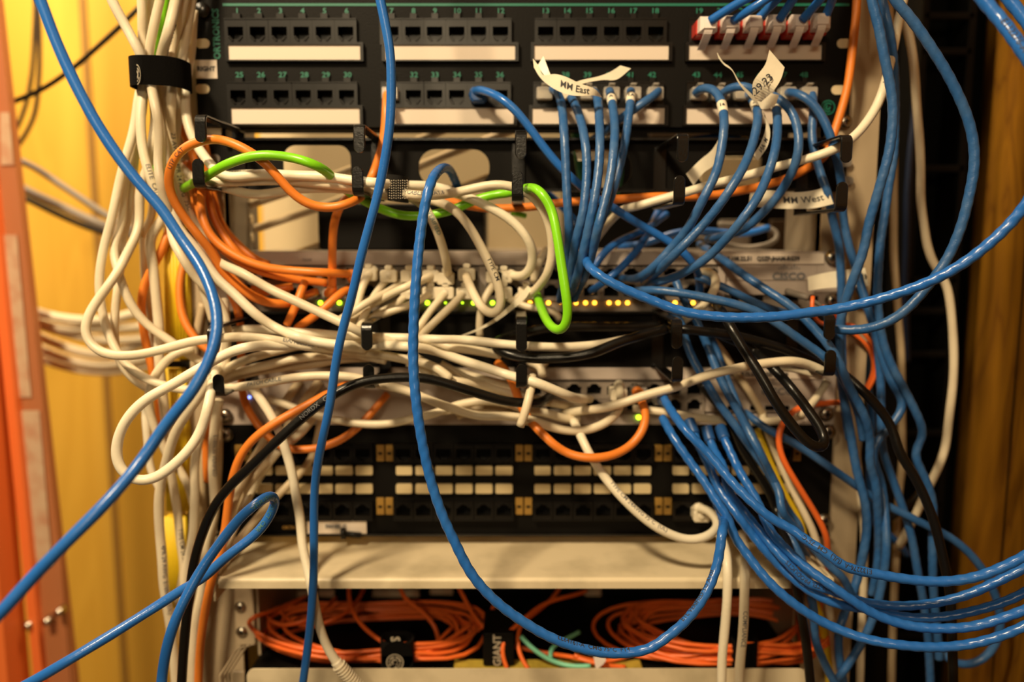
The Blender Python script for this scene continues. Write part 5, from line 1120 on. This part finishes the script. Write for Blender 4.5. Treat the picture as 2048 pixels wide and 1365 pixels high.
def wrap_text(parent, pts, r, s, frac, ang, m, size, flip=False, up_=1.05):
    """lettering printed round the jacket: frac = where along the cable it starts, ang = degrees below the ridge facing the camera"""
    vs, fs = text_mesh(s, size, .00002, 'LEFT')
    if not vs: return
    vs, fs = refine(vs, fs, r*.30)
    # refine long edges so that letters follow the jacket
    fr = frames(pts); L = [0.0]
    for a_, b_ in zip(pts, pts[1:]): L.append(L[-1]+(b_-a_).length)
    s0 = L[-1]*frac; out = []; j = 0
    p0 = min(range(len(L)), key=lambda i: abs(L[i]-s0)); t0 = fr[p0][1]
    rev = t0.x < -.25 or (abs(t0.x) <= .25 and t0.z > 0)
    if flip: rev = not rev
    width = max(v.x for v in vs)
    for v in vs:
        x = v.x; d = s0 + ((width-x) if rev else x)
        if d > L[-1]-.0005: d = L[-1]-.0005
        i = 0; lo, hi = 0, len(L)-1
        while hi-lo > 1:
            md = (lo+hi)//2
            if L[md] <= d: lo = md
            else: hi = md
        f = (d-L[lo])/max(L[hi]-L[lo], 1e-9)
        p = pts[lo].lerp(pts[hi], f); t = fr[lo][1].lerp(fr[hi][1], f).normalized()
        toc = (CAMP-p); side = t.cross(toc).normalized(); front = side.cross(t).normalized()
        if rev: side = -side
        # side points "up" in the letter's own frame
        a_ = -v.y/r - math.radians(ang)
        q = p + front*((r*up_)*math.cos(a_)) + side*((r*up_)*math.sin(a_))
        out.append(q)
    o_ = MB().add(out, fs).build('printed_lettering', m, parent)
KIND = {'fiber': 'fiber_cable', 'aqua': 'fiber_cable', 'gray': 'cord', 'brown': 'cord'}
made = []
for m, r, pts, label, group, o in cabs:
    fib = m in ('fiber', 'aqua')
    tw = o.get('twist', 1 if m in ('blue', 'dustblue') else 0)
    step = .0013 if tw >= .5 else (.0016 if tw else .0028)
    P_ = smooth(resample(smooth(pts, 1), step), 2)
    name = KIND.get(m, 'network_cable')
    mb = MB(); n_ = 16 if tw else 14
    if o.get('flat'): pass
    if tw: mb.tube(P_, r, n_, 2, .035*tw + .008, .0082, phase=random.random()*6)
    elif fib: mb.tube(P_, r, 10)
    else:
        mb.tube(P_, r, n_, 2, .018, .035+random.random()*.02, phase=random.random()*6)
    ob = mb.build(name, m, None, True)
    mid = P_[0].copy(); me = ob.data
    tag(ob, label, 'cord' if name == 'cord' else 'cable', group)
    made.append((ob, P_, r, o, label))
    if 'plug' in o:
        c_ = at(*o['plug']); rj45(ob, c_, 'boot' if (o.get('ivory') or m in ('white', 'bright')) and not o.get('oplug') else 'clear', 'boot' if m in ('white', 'bright') else None)
        e = P_[0] if near_end(P_, *o['plug']) == 0 else P_[-1]; e2 = P_[1] if e is P_[0] else P_[-2]
        dv = (e-e2).normalized(); tgt = Vector((c_.x, -.0135, c_.z))
        lk = spline([e2, e, e+dv*.002+(tgt-e)*.35, tgt+Vector((0, -.004, 0)), tgt], .002)
        MB().tube(lk[:], r*1.22, 12).build('strain_relief', 'boot' if m in ('white', 'bright') else m, ob, True)
    if 'bootpx' in o:
        q = [p for p in P_[:10]]; MB().tube(q, r*1.35, 14).build('boot', 'bluedk', ob, True)
    if 'bootport' in o:
        c_ = at(958, 194)
        MB().box((c_.x-.006, -.016, c_.z-.006), (c_.x+.006, -.0035, c_.z+.0045), .002).build('boot', 'bluedk', ob)
    if 'boot_end' in o:
        q = P_[-6:]; q = q + [q[-1]+(q[-1]-q[-3])*k*.9 for k in range(1, 7)]; q = resample(q, .0012)
        MB().tube(q, r*1.2, 14).build('boot', 'boot', ob, True)
        rb = MB()
        for k in range(3, len(q)-2, 2): rb.tube([q[k], q[k]+(q[k+1]-q[k])*.55], r*1.55, 14)
        rb.build('boot_ribs', 'boot', ob)
    for tx in o.get('text', []):
        wrap_text(ob, P_, r, tx[0], tx[1], tx[2], tx[3], r*1.3, len(tx) > 4, up_=1.03+(.035*tw+.008 if tw else .018))

# lime cable: split scar at the bend is left as part of the jacket

# ------------------------------------------------------------------ clear plugs standing in the top patch panel
def plug_only(px, py, label, m='clear'):
    ob = MB(); c_ = at(px, py)
    ob.box((c_.x-.0058, -.012, c_.z-.0044), (c_.x+.0058, -.0036, c_.z+.0044), .0008)
    return ob, c_
plugs = [(1088, 'the leftmost clear plug in the third group, port 37, under the paper tag'), (1131, 'clear plug half hidden below paper tag in port 38'), (1175, 'clear plug under the right half of paper tag in port 39'),
         (1220, 'clear plug of port 40, above a white sleeve'), (1262, 'clear plug of port 41, above a white sleeve'), (1306, 'clear plug of port 42 at the end of the third group'),
         (1393, 'clear plug of port 43, first of the fourth group'), (1436, 'clear plug of port 44 behind the arched blue cable'), (1479, 'clear plug of port 45 behind the thin tag tail'), (1523, 'clear plug of port 46 behind the folded tag'),
         (1566, 'clear plug of port 47 where a blue cable arches out'), (1608, 'clear plug of port 48, last of the fourth group'), (784, 'clear plug of port 31 half behind the scuffed blue cable')]
for px, lb in plugs:
    mb, c_ = plug_only(px, 192, lb)
    ob = mb.build('network_plug', 'clear'); tag(ob, lb, 'plug', 'clear plugs in the top patch panel')
    MB().box((c_.x-.0050, -.0110, c_.z-.0030), (c_.x+.0050, -.0052, c_.z+.0022), .0004).build('wire_carrier', 'boot', ob)
    MB().sweep([(c_.x, -.0125+.009*t, c_.z+.0048+.0018*(1-t)) for t in (0, .3, .6, 1)], [.0046]*4, .0009).build('latch_tab', 'clear', ob)

# six red plugs with frosted white boots
wb = ('farthest left', 'second from left', 'third from left', 'fourth from left', 'fifth from left', 'farthest right')
for k in range(6):
    cx, cy = ((1418, 58), (1463, 56), (1510, 55), (1556, 53), (1601, 53), (1645, 50))[k]; pc_ = at(1398+44*k, 67)
    root = MB(); root.box((pc_.x-.0062, -.018, pc_.z-.0056), (pc_.x+.0060, -.0036, pc_.z+.0048), .0008)
    ob = root.build('network_plug', 'red'); tag(ob, 'red plug in a frosted white boot, '+wb[k]+' of the six at top right', 'plug', 'red plugs with white boots')
    b0 = Vector((pc_.x+.0008, -.012, pc_.z)); b1 = at(cx+2, cy-13, 32)
    b = MB(); fr0 = [b0, b0.lerp(b1, .45), b1]
    u = MB()
    def blk(t, wx, wz):
        q = b0.lerp(b1, t); return [(q.x-wx, q.y, q.z-wz), (q.x+wx, q.y, q.z-wz), (q.x+wx, q.y, q.z+wz), (q.x-wx, q.y, q.z+wz)]
    secs = [blk(0, .0056, .0040), blk(.5, .0062, .0048), blk(.8, .0060, .0050), blk(1.0, .0040, .0036)]
    vs = [v for s_ in secs for v in s_]; fs = [(0, 1, 2, 3), (15, 14, 13, 12)]
    for q in range(3):
        for i in range(4): j = (i+1) % 4; fs.append((q*4+i, (q+1)*4+i, (q+1)*4+j, q*4+j))
    b.add(vs, fs).build('boot', 'whiteboot', ob)
    # boot latch cover curling down towards the label strip
    t0, t1, t2 = at(cx-2, cy+8, 30), at(cx-8, cy+24, 24), at(cx-16, cy+42, 12)
    lt = MB(); pl = spline([b1.lerp(t0, .5), t0, t1, t2], .002)
    fr = frames(pl)
    for i in range(len(pl)-1):
        for (p, t, uu, w_) in (fr[i],): pass
    X_ = Vector((.0028, 0, 0)); D_ = Vector((0, .0012, 0)); vs = []
    for p in pl: vs += [p-X_, p+X_, p+X_+D_, p-X_+D_]
    fs = [(0, 3, 2, 1), tuple(len(vs)-4+i for i in range(4))]
    for i in range(len(pl)-1):
        for q in range(4): j = (q+1) % 4; fs.append((i*4+q, i*4+j, (i+1)*4+j, (i+1)*4+q))
    lt.add(vs, fs).build('latch_cover', 'whiteboot', ob)

# ------------------------------------------------------------------ straps
def band(cx, cy, dd, rx, ry, h, tilt, name, m, parent=None, th=.0012, n=40):
    c_ = at(cx, cy, dd); mb = MB(); vs = []
    for i in range(n):
        a_ = 2*math.pi*i/n; e = 2.6; ca, sa = math.cos(a_), math.sin(a_)
        x = math.copysign(abs(ca)**(2/e), ca); y = math.copysign(abs(sa)**(2/e), sa)
        for rr, zz_ in ((0, -h/2), (0, h/2), (-th, h/2), (-th, -h/2)):
            vs.append((c_.x+(rx+rr)*x, c_.y+(ry+rr)*y, c_.z+zz_ + (rx*x)*math.tan(math.radians(tilt))))
    fs = []
    for i in range(n):
        j = (i+1) % n
        for q in range(4): w_ = (q+1) % 4; fs.append((i*4+q, i*4+w_, j*4+w_, j*4+q))
    mb.add(vs, fs); return mb.build(name, m, parent), c_
def disc_logo(c_, r, parent, m='thread', right=Vector((1, 0, 0)), up=Vector((0, 0, 1)), seed=1):
    rd = random.Random(seed); mb = MB(); n = 26
    for ring_, (r0, r1) in enumerate(((.88, 1.0), (.55, .72), (.20, .42))):
        for i in range(n):
            if ring_ and rd.random() < .35: continue
            a0, a1 = 2*math.pi*i/n, 2*math.pi*(i+1)/n
            mb.add([c_+(right*math.cos(a)+up*math.sin(a))*r*q for a, q in ((a0, r0), (a0, r1), (a1, r1), (a1, r0))], [(0, 1, 2, 3)])
    mb.build('woven_emblem', m, parent)
st, c_ = band(322, 151, 30, .0192, .0185, .0195, -1.6, 'velcro_strap', 'velcro')
tag(st, 'wide black hook-and-loop strap round the ivory bundle left of the patch panel', 'strap')
p = at(272, 150, 45)
mbs = MB()
pts = []
for t in range(-8, 9):
    a_ = math.radians(t*10); pts.append((p.x+.0052*math.cos(a_) if t else p.x+.0052, p.z+.0082*math.sin(a_)))
disc_logo(at(275, 150, 46)+Vector((0, -.0012, 0)), .0068, st, right=Vector((.62, -.5, 0)), seed=3)
st, c_ = band(796, 378, 55, .0068, .0115, .0170, -6, 'woven_strap', 'weave')
tag(st, 'short woven black strap round the ivory cables between the second and third hooks', 'strap')
dots = MB()
for i in range(9):
    for j in range(8):
        q = at(779+4.4*i, 361+5*j+(i % 2)*.8, 68.2 - abs(i-4)*.35); dots.box((q.x-.00030, q.y-.0003, q.z-.00035), (q.x+.00030, q.y, q.z+.00035))
dots.build('woven_dots', 'thread', st)
st, c_ = band(795, 1305, 26, .0128, .0105, .0245, -1, 'velcro_strap', 'weave')
tag(st, 'black strap with round white emblem holding the left orange coil', 'strap')
fl = MB(); cc = at(795, 1312, 38.5); fl.cyl(cc, (0, -1, 0), .0118, .0012, 32); fl.box((cc.x-.0116, cc.y-.0012, cc.z-.014), (cc.x+.0116, cc.y, cc.z)); fl.build('strap_tab', 'velcro', st, False)
disc_logo(at(790, 1325, 40)+Vector((0, -.0005, 0)), .0066, st, seed=5)
text('S', at(792, 1279, 38)+Vector((0, -.0006, 0)), .0095, 'thread', st, right=(0, 0, 1), up=(-1, 0, 0), stroke=.0004, name='woven_letter')
st, c_ = band(1486, 1305, 26, .0098, .0125, .0260, 1, 'velcro_strap', 'velcro')
tag(st, 'plain fuzzy black strap holding the right orange coil', 'strap')

# ------------------------------------------------------------------ fibre coils lying in the tray
def coil(cx, dcy, rx, ry, loops, seed, label, group, z0, straps):
    rd = random.Random(seed); pts = []
    N = 30
    for L_ in range(loops):
        ax, ay = rx*(1+rd.uniform(-.10, .08)), ry*(1+rd.uniform(-.16, .12)); ox, oy = rd.uniform(-.006, .006), rd.uniform(-.004, .004); zz_ = z0+rd.uniform(0, .020)
        for i in range(N):
            a_ = 2*math.pi*i/N; z = zz_ + .005*math.sin(a_*2+L_) 
            x = cx.x+ox+ax*math.cos(a_); y = dcy+oy+ay*math.sin(a_)
            # the strap gathers the front run of the coil
            k = math.exp(-((x-straps.x)/.028)**2)*(1 if math.sin(a_) < 0 else 0)
            gy = straps.y; 
            hsh = ((L_*7+seed) % 5)/4
            x2 = x; y2 = y*(1-k)+(gy+(.004*((L_*3+seed) % 3-1)))*k; z2 = z*(1-k)+(straps.z-.008+.016*hsh)*k
            pts.append(Vector((x2, y2, max(z2, z0))))
    pts = smooth(pts, 2)
    ob = MB().tube(resample(pts, .0035), .00165, 8).build('fiber_cable', 'fiber', None, True); tag(ob, label, 'cable', group); return ob
gz = zf+.004
ctr = at(735, 1285, -10); sp = at(795, 1308, 27)
for k, lb in enumerate(('orange fibre cable wound in the left coil, its outer turns', 'orange fibre cable wound in the left coil, its middle turns', 'orange fibre cable wound in left coil, its inner turns')):
    coil(ctr, .012, .098-.010*k, .052-.008*k, 3, 11+k*5, lb, 'left coil of orange fibre', gz+.001*k, sp)
ctr = at(1445, 1285, -10); sp = at(1486, 1306, 27)
for k, lb in enumerate(('orange fibre cable wound in the right coil, its outer turns', 'orange fibre cable wound in the right coil, its middle turns', 'orange fibre cable wound in right coil, its inner turns')):
    coil(ctr, .016, .094-.010*k, .056-.008*k, 4, 31+k*7, lb, 'right coil of orange fibre', gz+.001*k, sp)

# small black box with pale lettering and the white clip
bx = MB(); a_, b_, c_, d_ = rect_px(966, 1268, 1028, 1333, 26); bx.box((a_, -.026, max(c_, zf+.0042)), (b_, .015, d_), .001)
ob = bx.build('splice_box', 'panel'); tag(ob, 'small black box with pale upright lettering between the two coils', 'box')
text('GIANT', at(995, 1302, 27), .0085, 'thread', ob, right=(0, 0, 1), up=(-1, 0, 0), stroke=.0002)
wc = MB(); a_, b_, c_, d_ = rect_px(1187, 1320, 1212, 1338, -4); q0, q1, q2, q3 = at(1188, 1319, 36), at(1212, 1322, 36), at(1206, 1330, 36), at(1192, 1341, 36)
vs = [q0, q1, q2, q3]; vs = vs+[v+Vector((0, .004, 0)) for v in vs]
ob = wc.add(vs, [(0, 3, 2, 1), (4, 5, 6, 7), (0, 1, 5, 4), (1, 2, 6, 5), (2, 3, 7, 6), (3, 0, 4, 7)]).build('cable_clip', 'whiteboot'); tag(ob, 'small white clip on the fibre lead at the bottom centre', 'clip')

# ------------------------------------------------------------------ paper tags
def ribbon(top, bot, name, m, label, cat, texts=(), parent=None, group=None):
    """paper strip between two traced edges [(px,py,d)...]"""
    A_, B_ = spline([at(*p) for p in top], .002), spline([at(*p) for p in bot], .002); n = max(len(A_), len(B_), 8)
    def rs(P): 
        L = sum((b-a).length for a, b in zip(P, P[1:])); return resample(P, L/(n-1) if L else .001)[:n]
    A_, B_ = rs(A_), rs(B_); n = min(len(A_), len(B_)); vs, fs = [], []
    for i in range(n):
        t = (A_[min(i+1, n-1)]-A_[max(i-1, 0)]); w_ = (B_[i]-A_[i]); nn = t.cross(w_); nn = nn.normalized()*.00012 if nn.length > 1e-12 else Vector((0, -.00012, 0))
        vs += [A_[i]+nn, B_[i]+nn, B_[i]-nn, A_[i]-nn]
    for i in range(n-1):
        for q in range(4): j = (q+1) % 4; fs.append((i*4+q, i*4+j, (i+1)*4+j, (i+1)*4+q))
    fs += [(0, 3, 2, 1), tuple(len(vs)-4+i for i in range(4))]
    ob = MB().add(vs, fs).build(name, m, parent)
    if label: tag(ob, label, cat, group)
    for (s_, f0, size, sx) in texts:
        tv, tf = text_mesh(s_, size, .00006, 'LEFT'); out = []
        L = [0.0]; mids = [(a+b)/2 for a, b in zip(A_, B_)]
        for a, b in zip(mids, mids[1:]): L.append(L[-1]+(b-a).length)
        for v in tv:
            d = L[-1]*f0+v.x*sx; d = min(max(d, 0), L[-1]-1e-5); i = max(k for k in range(len(L)) if L[k] <= d); i = min(i, n-2); f = (d-L[i])/max(L[i+1]-L[i], 1e-9)
            a, b = A_[i].lerp(A_[i+1], f), B_[i].lerp(B_[i+1], f); w_ = (b-a); t = (mids[i+1]-mids[i]).normalized(); nn = w_.cross(t).normalized()
            if nn.dot(CAMP-a) < 0: nn = -nn
            out.append((a+b)/2 - w_.normalized()*v.y + nn*.0004)
        MB().add(out, tf).build('printed_text', 'ink', ob)
    return ob
ribbon([(1066, 117, 44), (1078, 133, 46), (1086, 150, 48), (1108, 148, 50), (1130, 153, 52), (1160, 167, 52), (1190, 178, 50), (1203, 193, 44)],
       [(1068, 135, 44), (1078, 152, 46), (1090, 165, 48), (1112, 180, 50), (1138, 190, 52), (1165, 192, 52), (1186, 191, 50), (1203, 195, 44)],
       'paper_tag', 'tape', 'curled cream paper tag printed MM East over the third port group', 'tag', [('MM East', .44, .0062, .95)])
ribbon([(1087, 112, 40), (1092, 126, 42), (1098, 142, 44), (1102, 152, 46)], [(1076, 130, 40), (1082, 142, 42), (1090, 152, 44), (1096, 158, 46)], 'paper_tag', 'tape', 'small forked tip of paper sticking up behind the MM East tag', 'tag')
ribbon([(1124, 186, 34), (1150, 165, 36), (1200, 152, 34), (1222, 143, 34), (1245, 128, 34)], [(1130, 198, 34), (1156, 172, 36), (1206, 160, 34), (1232, 160, 34), (1262, 137, 34)], 'paper_tag', 'tape', 'twisted paper tail pointing up right from the MM East tag', 'tag')
ribbon([(1539, 100, 60), (1530, 130, 62), (1515, 150, 62), (1505, 168, 60), (1508, 200, 56)], [(1569, 135, 60), (1562, 158, 62), (1550, 178, 62), (1538, 190, 58), (1522, 204, 54)],
       'paper_tag', 'tape', 'folded cream paper tag standing up over the fourth port group, printed 29.23', 'tag')
tvp = at(1524, 170, 63.5)
text('.29.23', tvp, .0072, 'ink', bpy.data.objects[[o.name for o in bpy.data.objects if o.get('label', '').startswith('folded cream paper tag')][0]], right=(.72, 0, .69), up=(-.69, 0, .72), stroke=.0001)
ribbon([(1434, 105, 50), (1446, 124, 52), (1462, 136, 52), (1480, 165, 50), (1500, 185, 46), (1520, 205, 42)], [(1437, 116, 50), (1450, 132, 52), (1463, 140, 52), (1478, 168, 50), (1498, 192, 46), (1516, 212, 42)], 'paper_tag', 'tape', 'thin curled paper tail left of the tag printed 29.23', 'tag')
ribbon([(1508, 190, 44), (1530, 185, 46), (1558, 190, 46)], [(1522, 218, 44), (1538, 218, 46), (1552, 208, 46)], 'paper_tag', 'tape', 'white band of paper wrapped where two blue cables cross under the 29.23 tag', 'tag')
ribbon([(1526, 222, 44), (1532, 250, 46), (1522, 285, 48), (1507, 310, 48)], [(1530, 230, 44), (1540, 260, 46), (1536, 290, 48), (1516, 322, 48)], 'paper_tag', 'tape', 'narrow paper tail hanging between the long blue curves', 'tag', [('M  AN', .55, .0045, .8)])
ribbon([(1438, 278, 30), (1424, 300, 32), (1398, 322, 34), (1372, 348, 34)], [(1437, 300, 30), (1428, 330, 32), (1408, 345, 34), (1387, 371, 34)], 'paper_tag', 'tape', 'bright paper flag behind the first long blue curve, right of the fourth hook', 'tag')
ribbon([(1501, 381, 22), (1540, 381, 24), (1590, 385, 26), (1632, 380, 30), (1654, 372, 34)], [(1497, 412, 22), (1536, 416, 24), (1586, 418, 26), (1632, 416, 30), (1667, 408, 34)], 'paper_tag', 'tape', 'long white paper flag printed MM West in the right upper hook', 'tag', [('MM West Hm B', .42, .0068, 1.0)])
ribbon([(1615, 554, 12), (1650, 546, 14), (1690, 540, 16), (1730, 536, 18)], [(1617, 582, 12), (1650, 577, 14), (1692, 574, 16), (1737, 572, 18)], 'paper_tag', 'tape', 'paper flag behind blue cable right of the maker name, printed MM', 'tag', [('MM', .84, .0062, 1.0)])
ribbon([(1055, 572, 34), (1040, 590, 40), (1015, 615, 40), (985, 640, 36), (950, 660, 30), (920, 672, 24)], [(1063, 578, 34), (1050, 598, 40), (1022, 622, 40), (990, 645, 36), (953, 663, 30), (921, 674, 24)], 'paper_tag', 'tape', 'long thin twisted paper tail slanting down left under the lime cable', 'tag')
ribbon([(1150, 300, -6), (1185, 300, -6), (1212, 296, -4)], [(1156, 322, -6), (1190, 320, -6), (1214, 306, -4)], 'paper_tag', 'tape', 'paper scrap behind the upright blue cables over the manager', 'tag')
# sleeves with print
def sleeve(px, py, txt, label, maxd=120):
    best = None
    for ob, P_, r, o, lb in made:
        if not lb or 'blue' not in lb: continue
        for i in range(2, len(P_)-3):
            v = P_[i]-CAMP; 
            fx = v.x; up = Vector((0, SP, CP)); fw = Vector((0, CP, -SP)); z = v.dot(fw); x = 1024+FPX*v.x/z; y = 682.5-FPX*v.dot(up)/z
            e = math.hypot(x-px, y-py)
            if (best is None or e < best[0]) and P_[i].y < 0: best = (e, P_, i, r)
    e, P_, i, r = best; n = 4
    ob = MB().tube(P_[i-n//2-1:i+n//2+2], r*1.12, 16).build('cable_sleeve', 'tape', None, True); tag(ob, label, 'sleeve', 'white printed sleeves on blue cables')
    q = P_[i]; t = (P_[i+1]-P_[i]).normalized(); toc = (CAMP-q).normalized(); side = t.cross(toc).normalized(); front = side.cross(t).normalized()
    text(txt, q+front*r*1.16, .0042, 'ink', ob, right=-side if side.x < 0 else side, up=-t if t.z < 0 else t, stroke=.0001)
sleeve(1222, 201, 'A', 'white printed sleeve on the upright blue cable under port 40')
sleeve(1260, 198, '1A', 'white printed sleeve on the upright blue cable under port 41')
sleeve(1443, 216, '1a', 'white printed sleeve on the first long blue curve below port 43')
sleeve(1515, 211, 'o', 'white printed sleeve on the second long blue curve')
sleeve(1550, 215, 'T10', 'white printed sleeve on the third long blue curve')
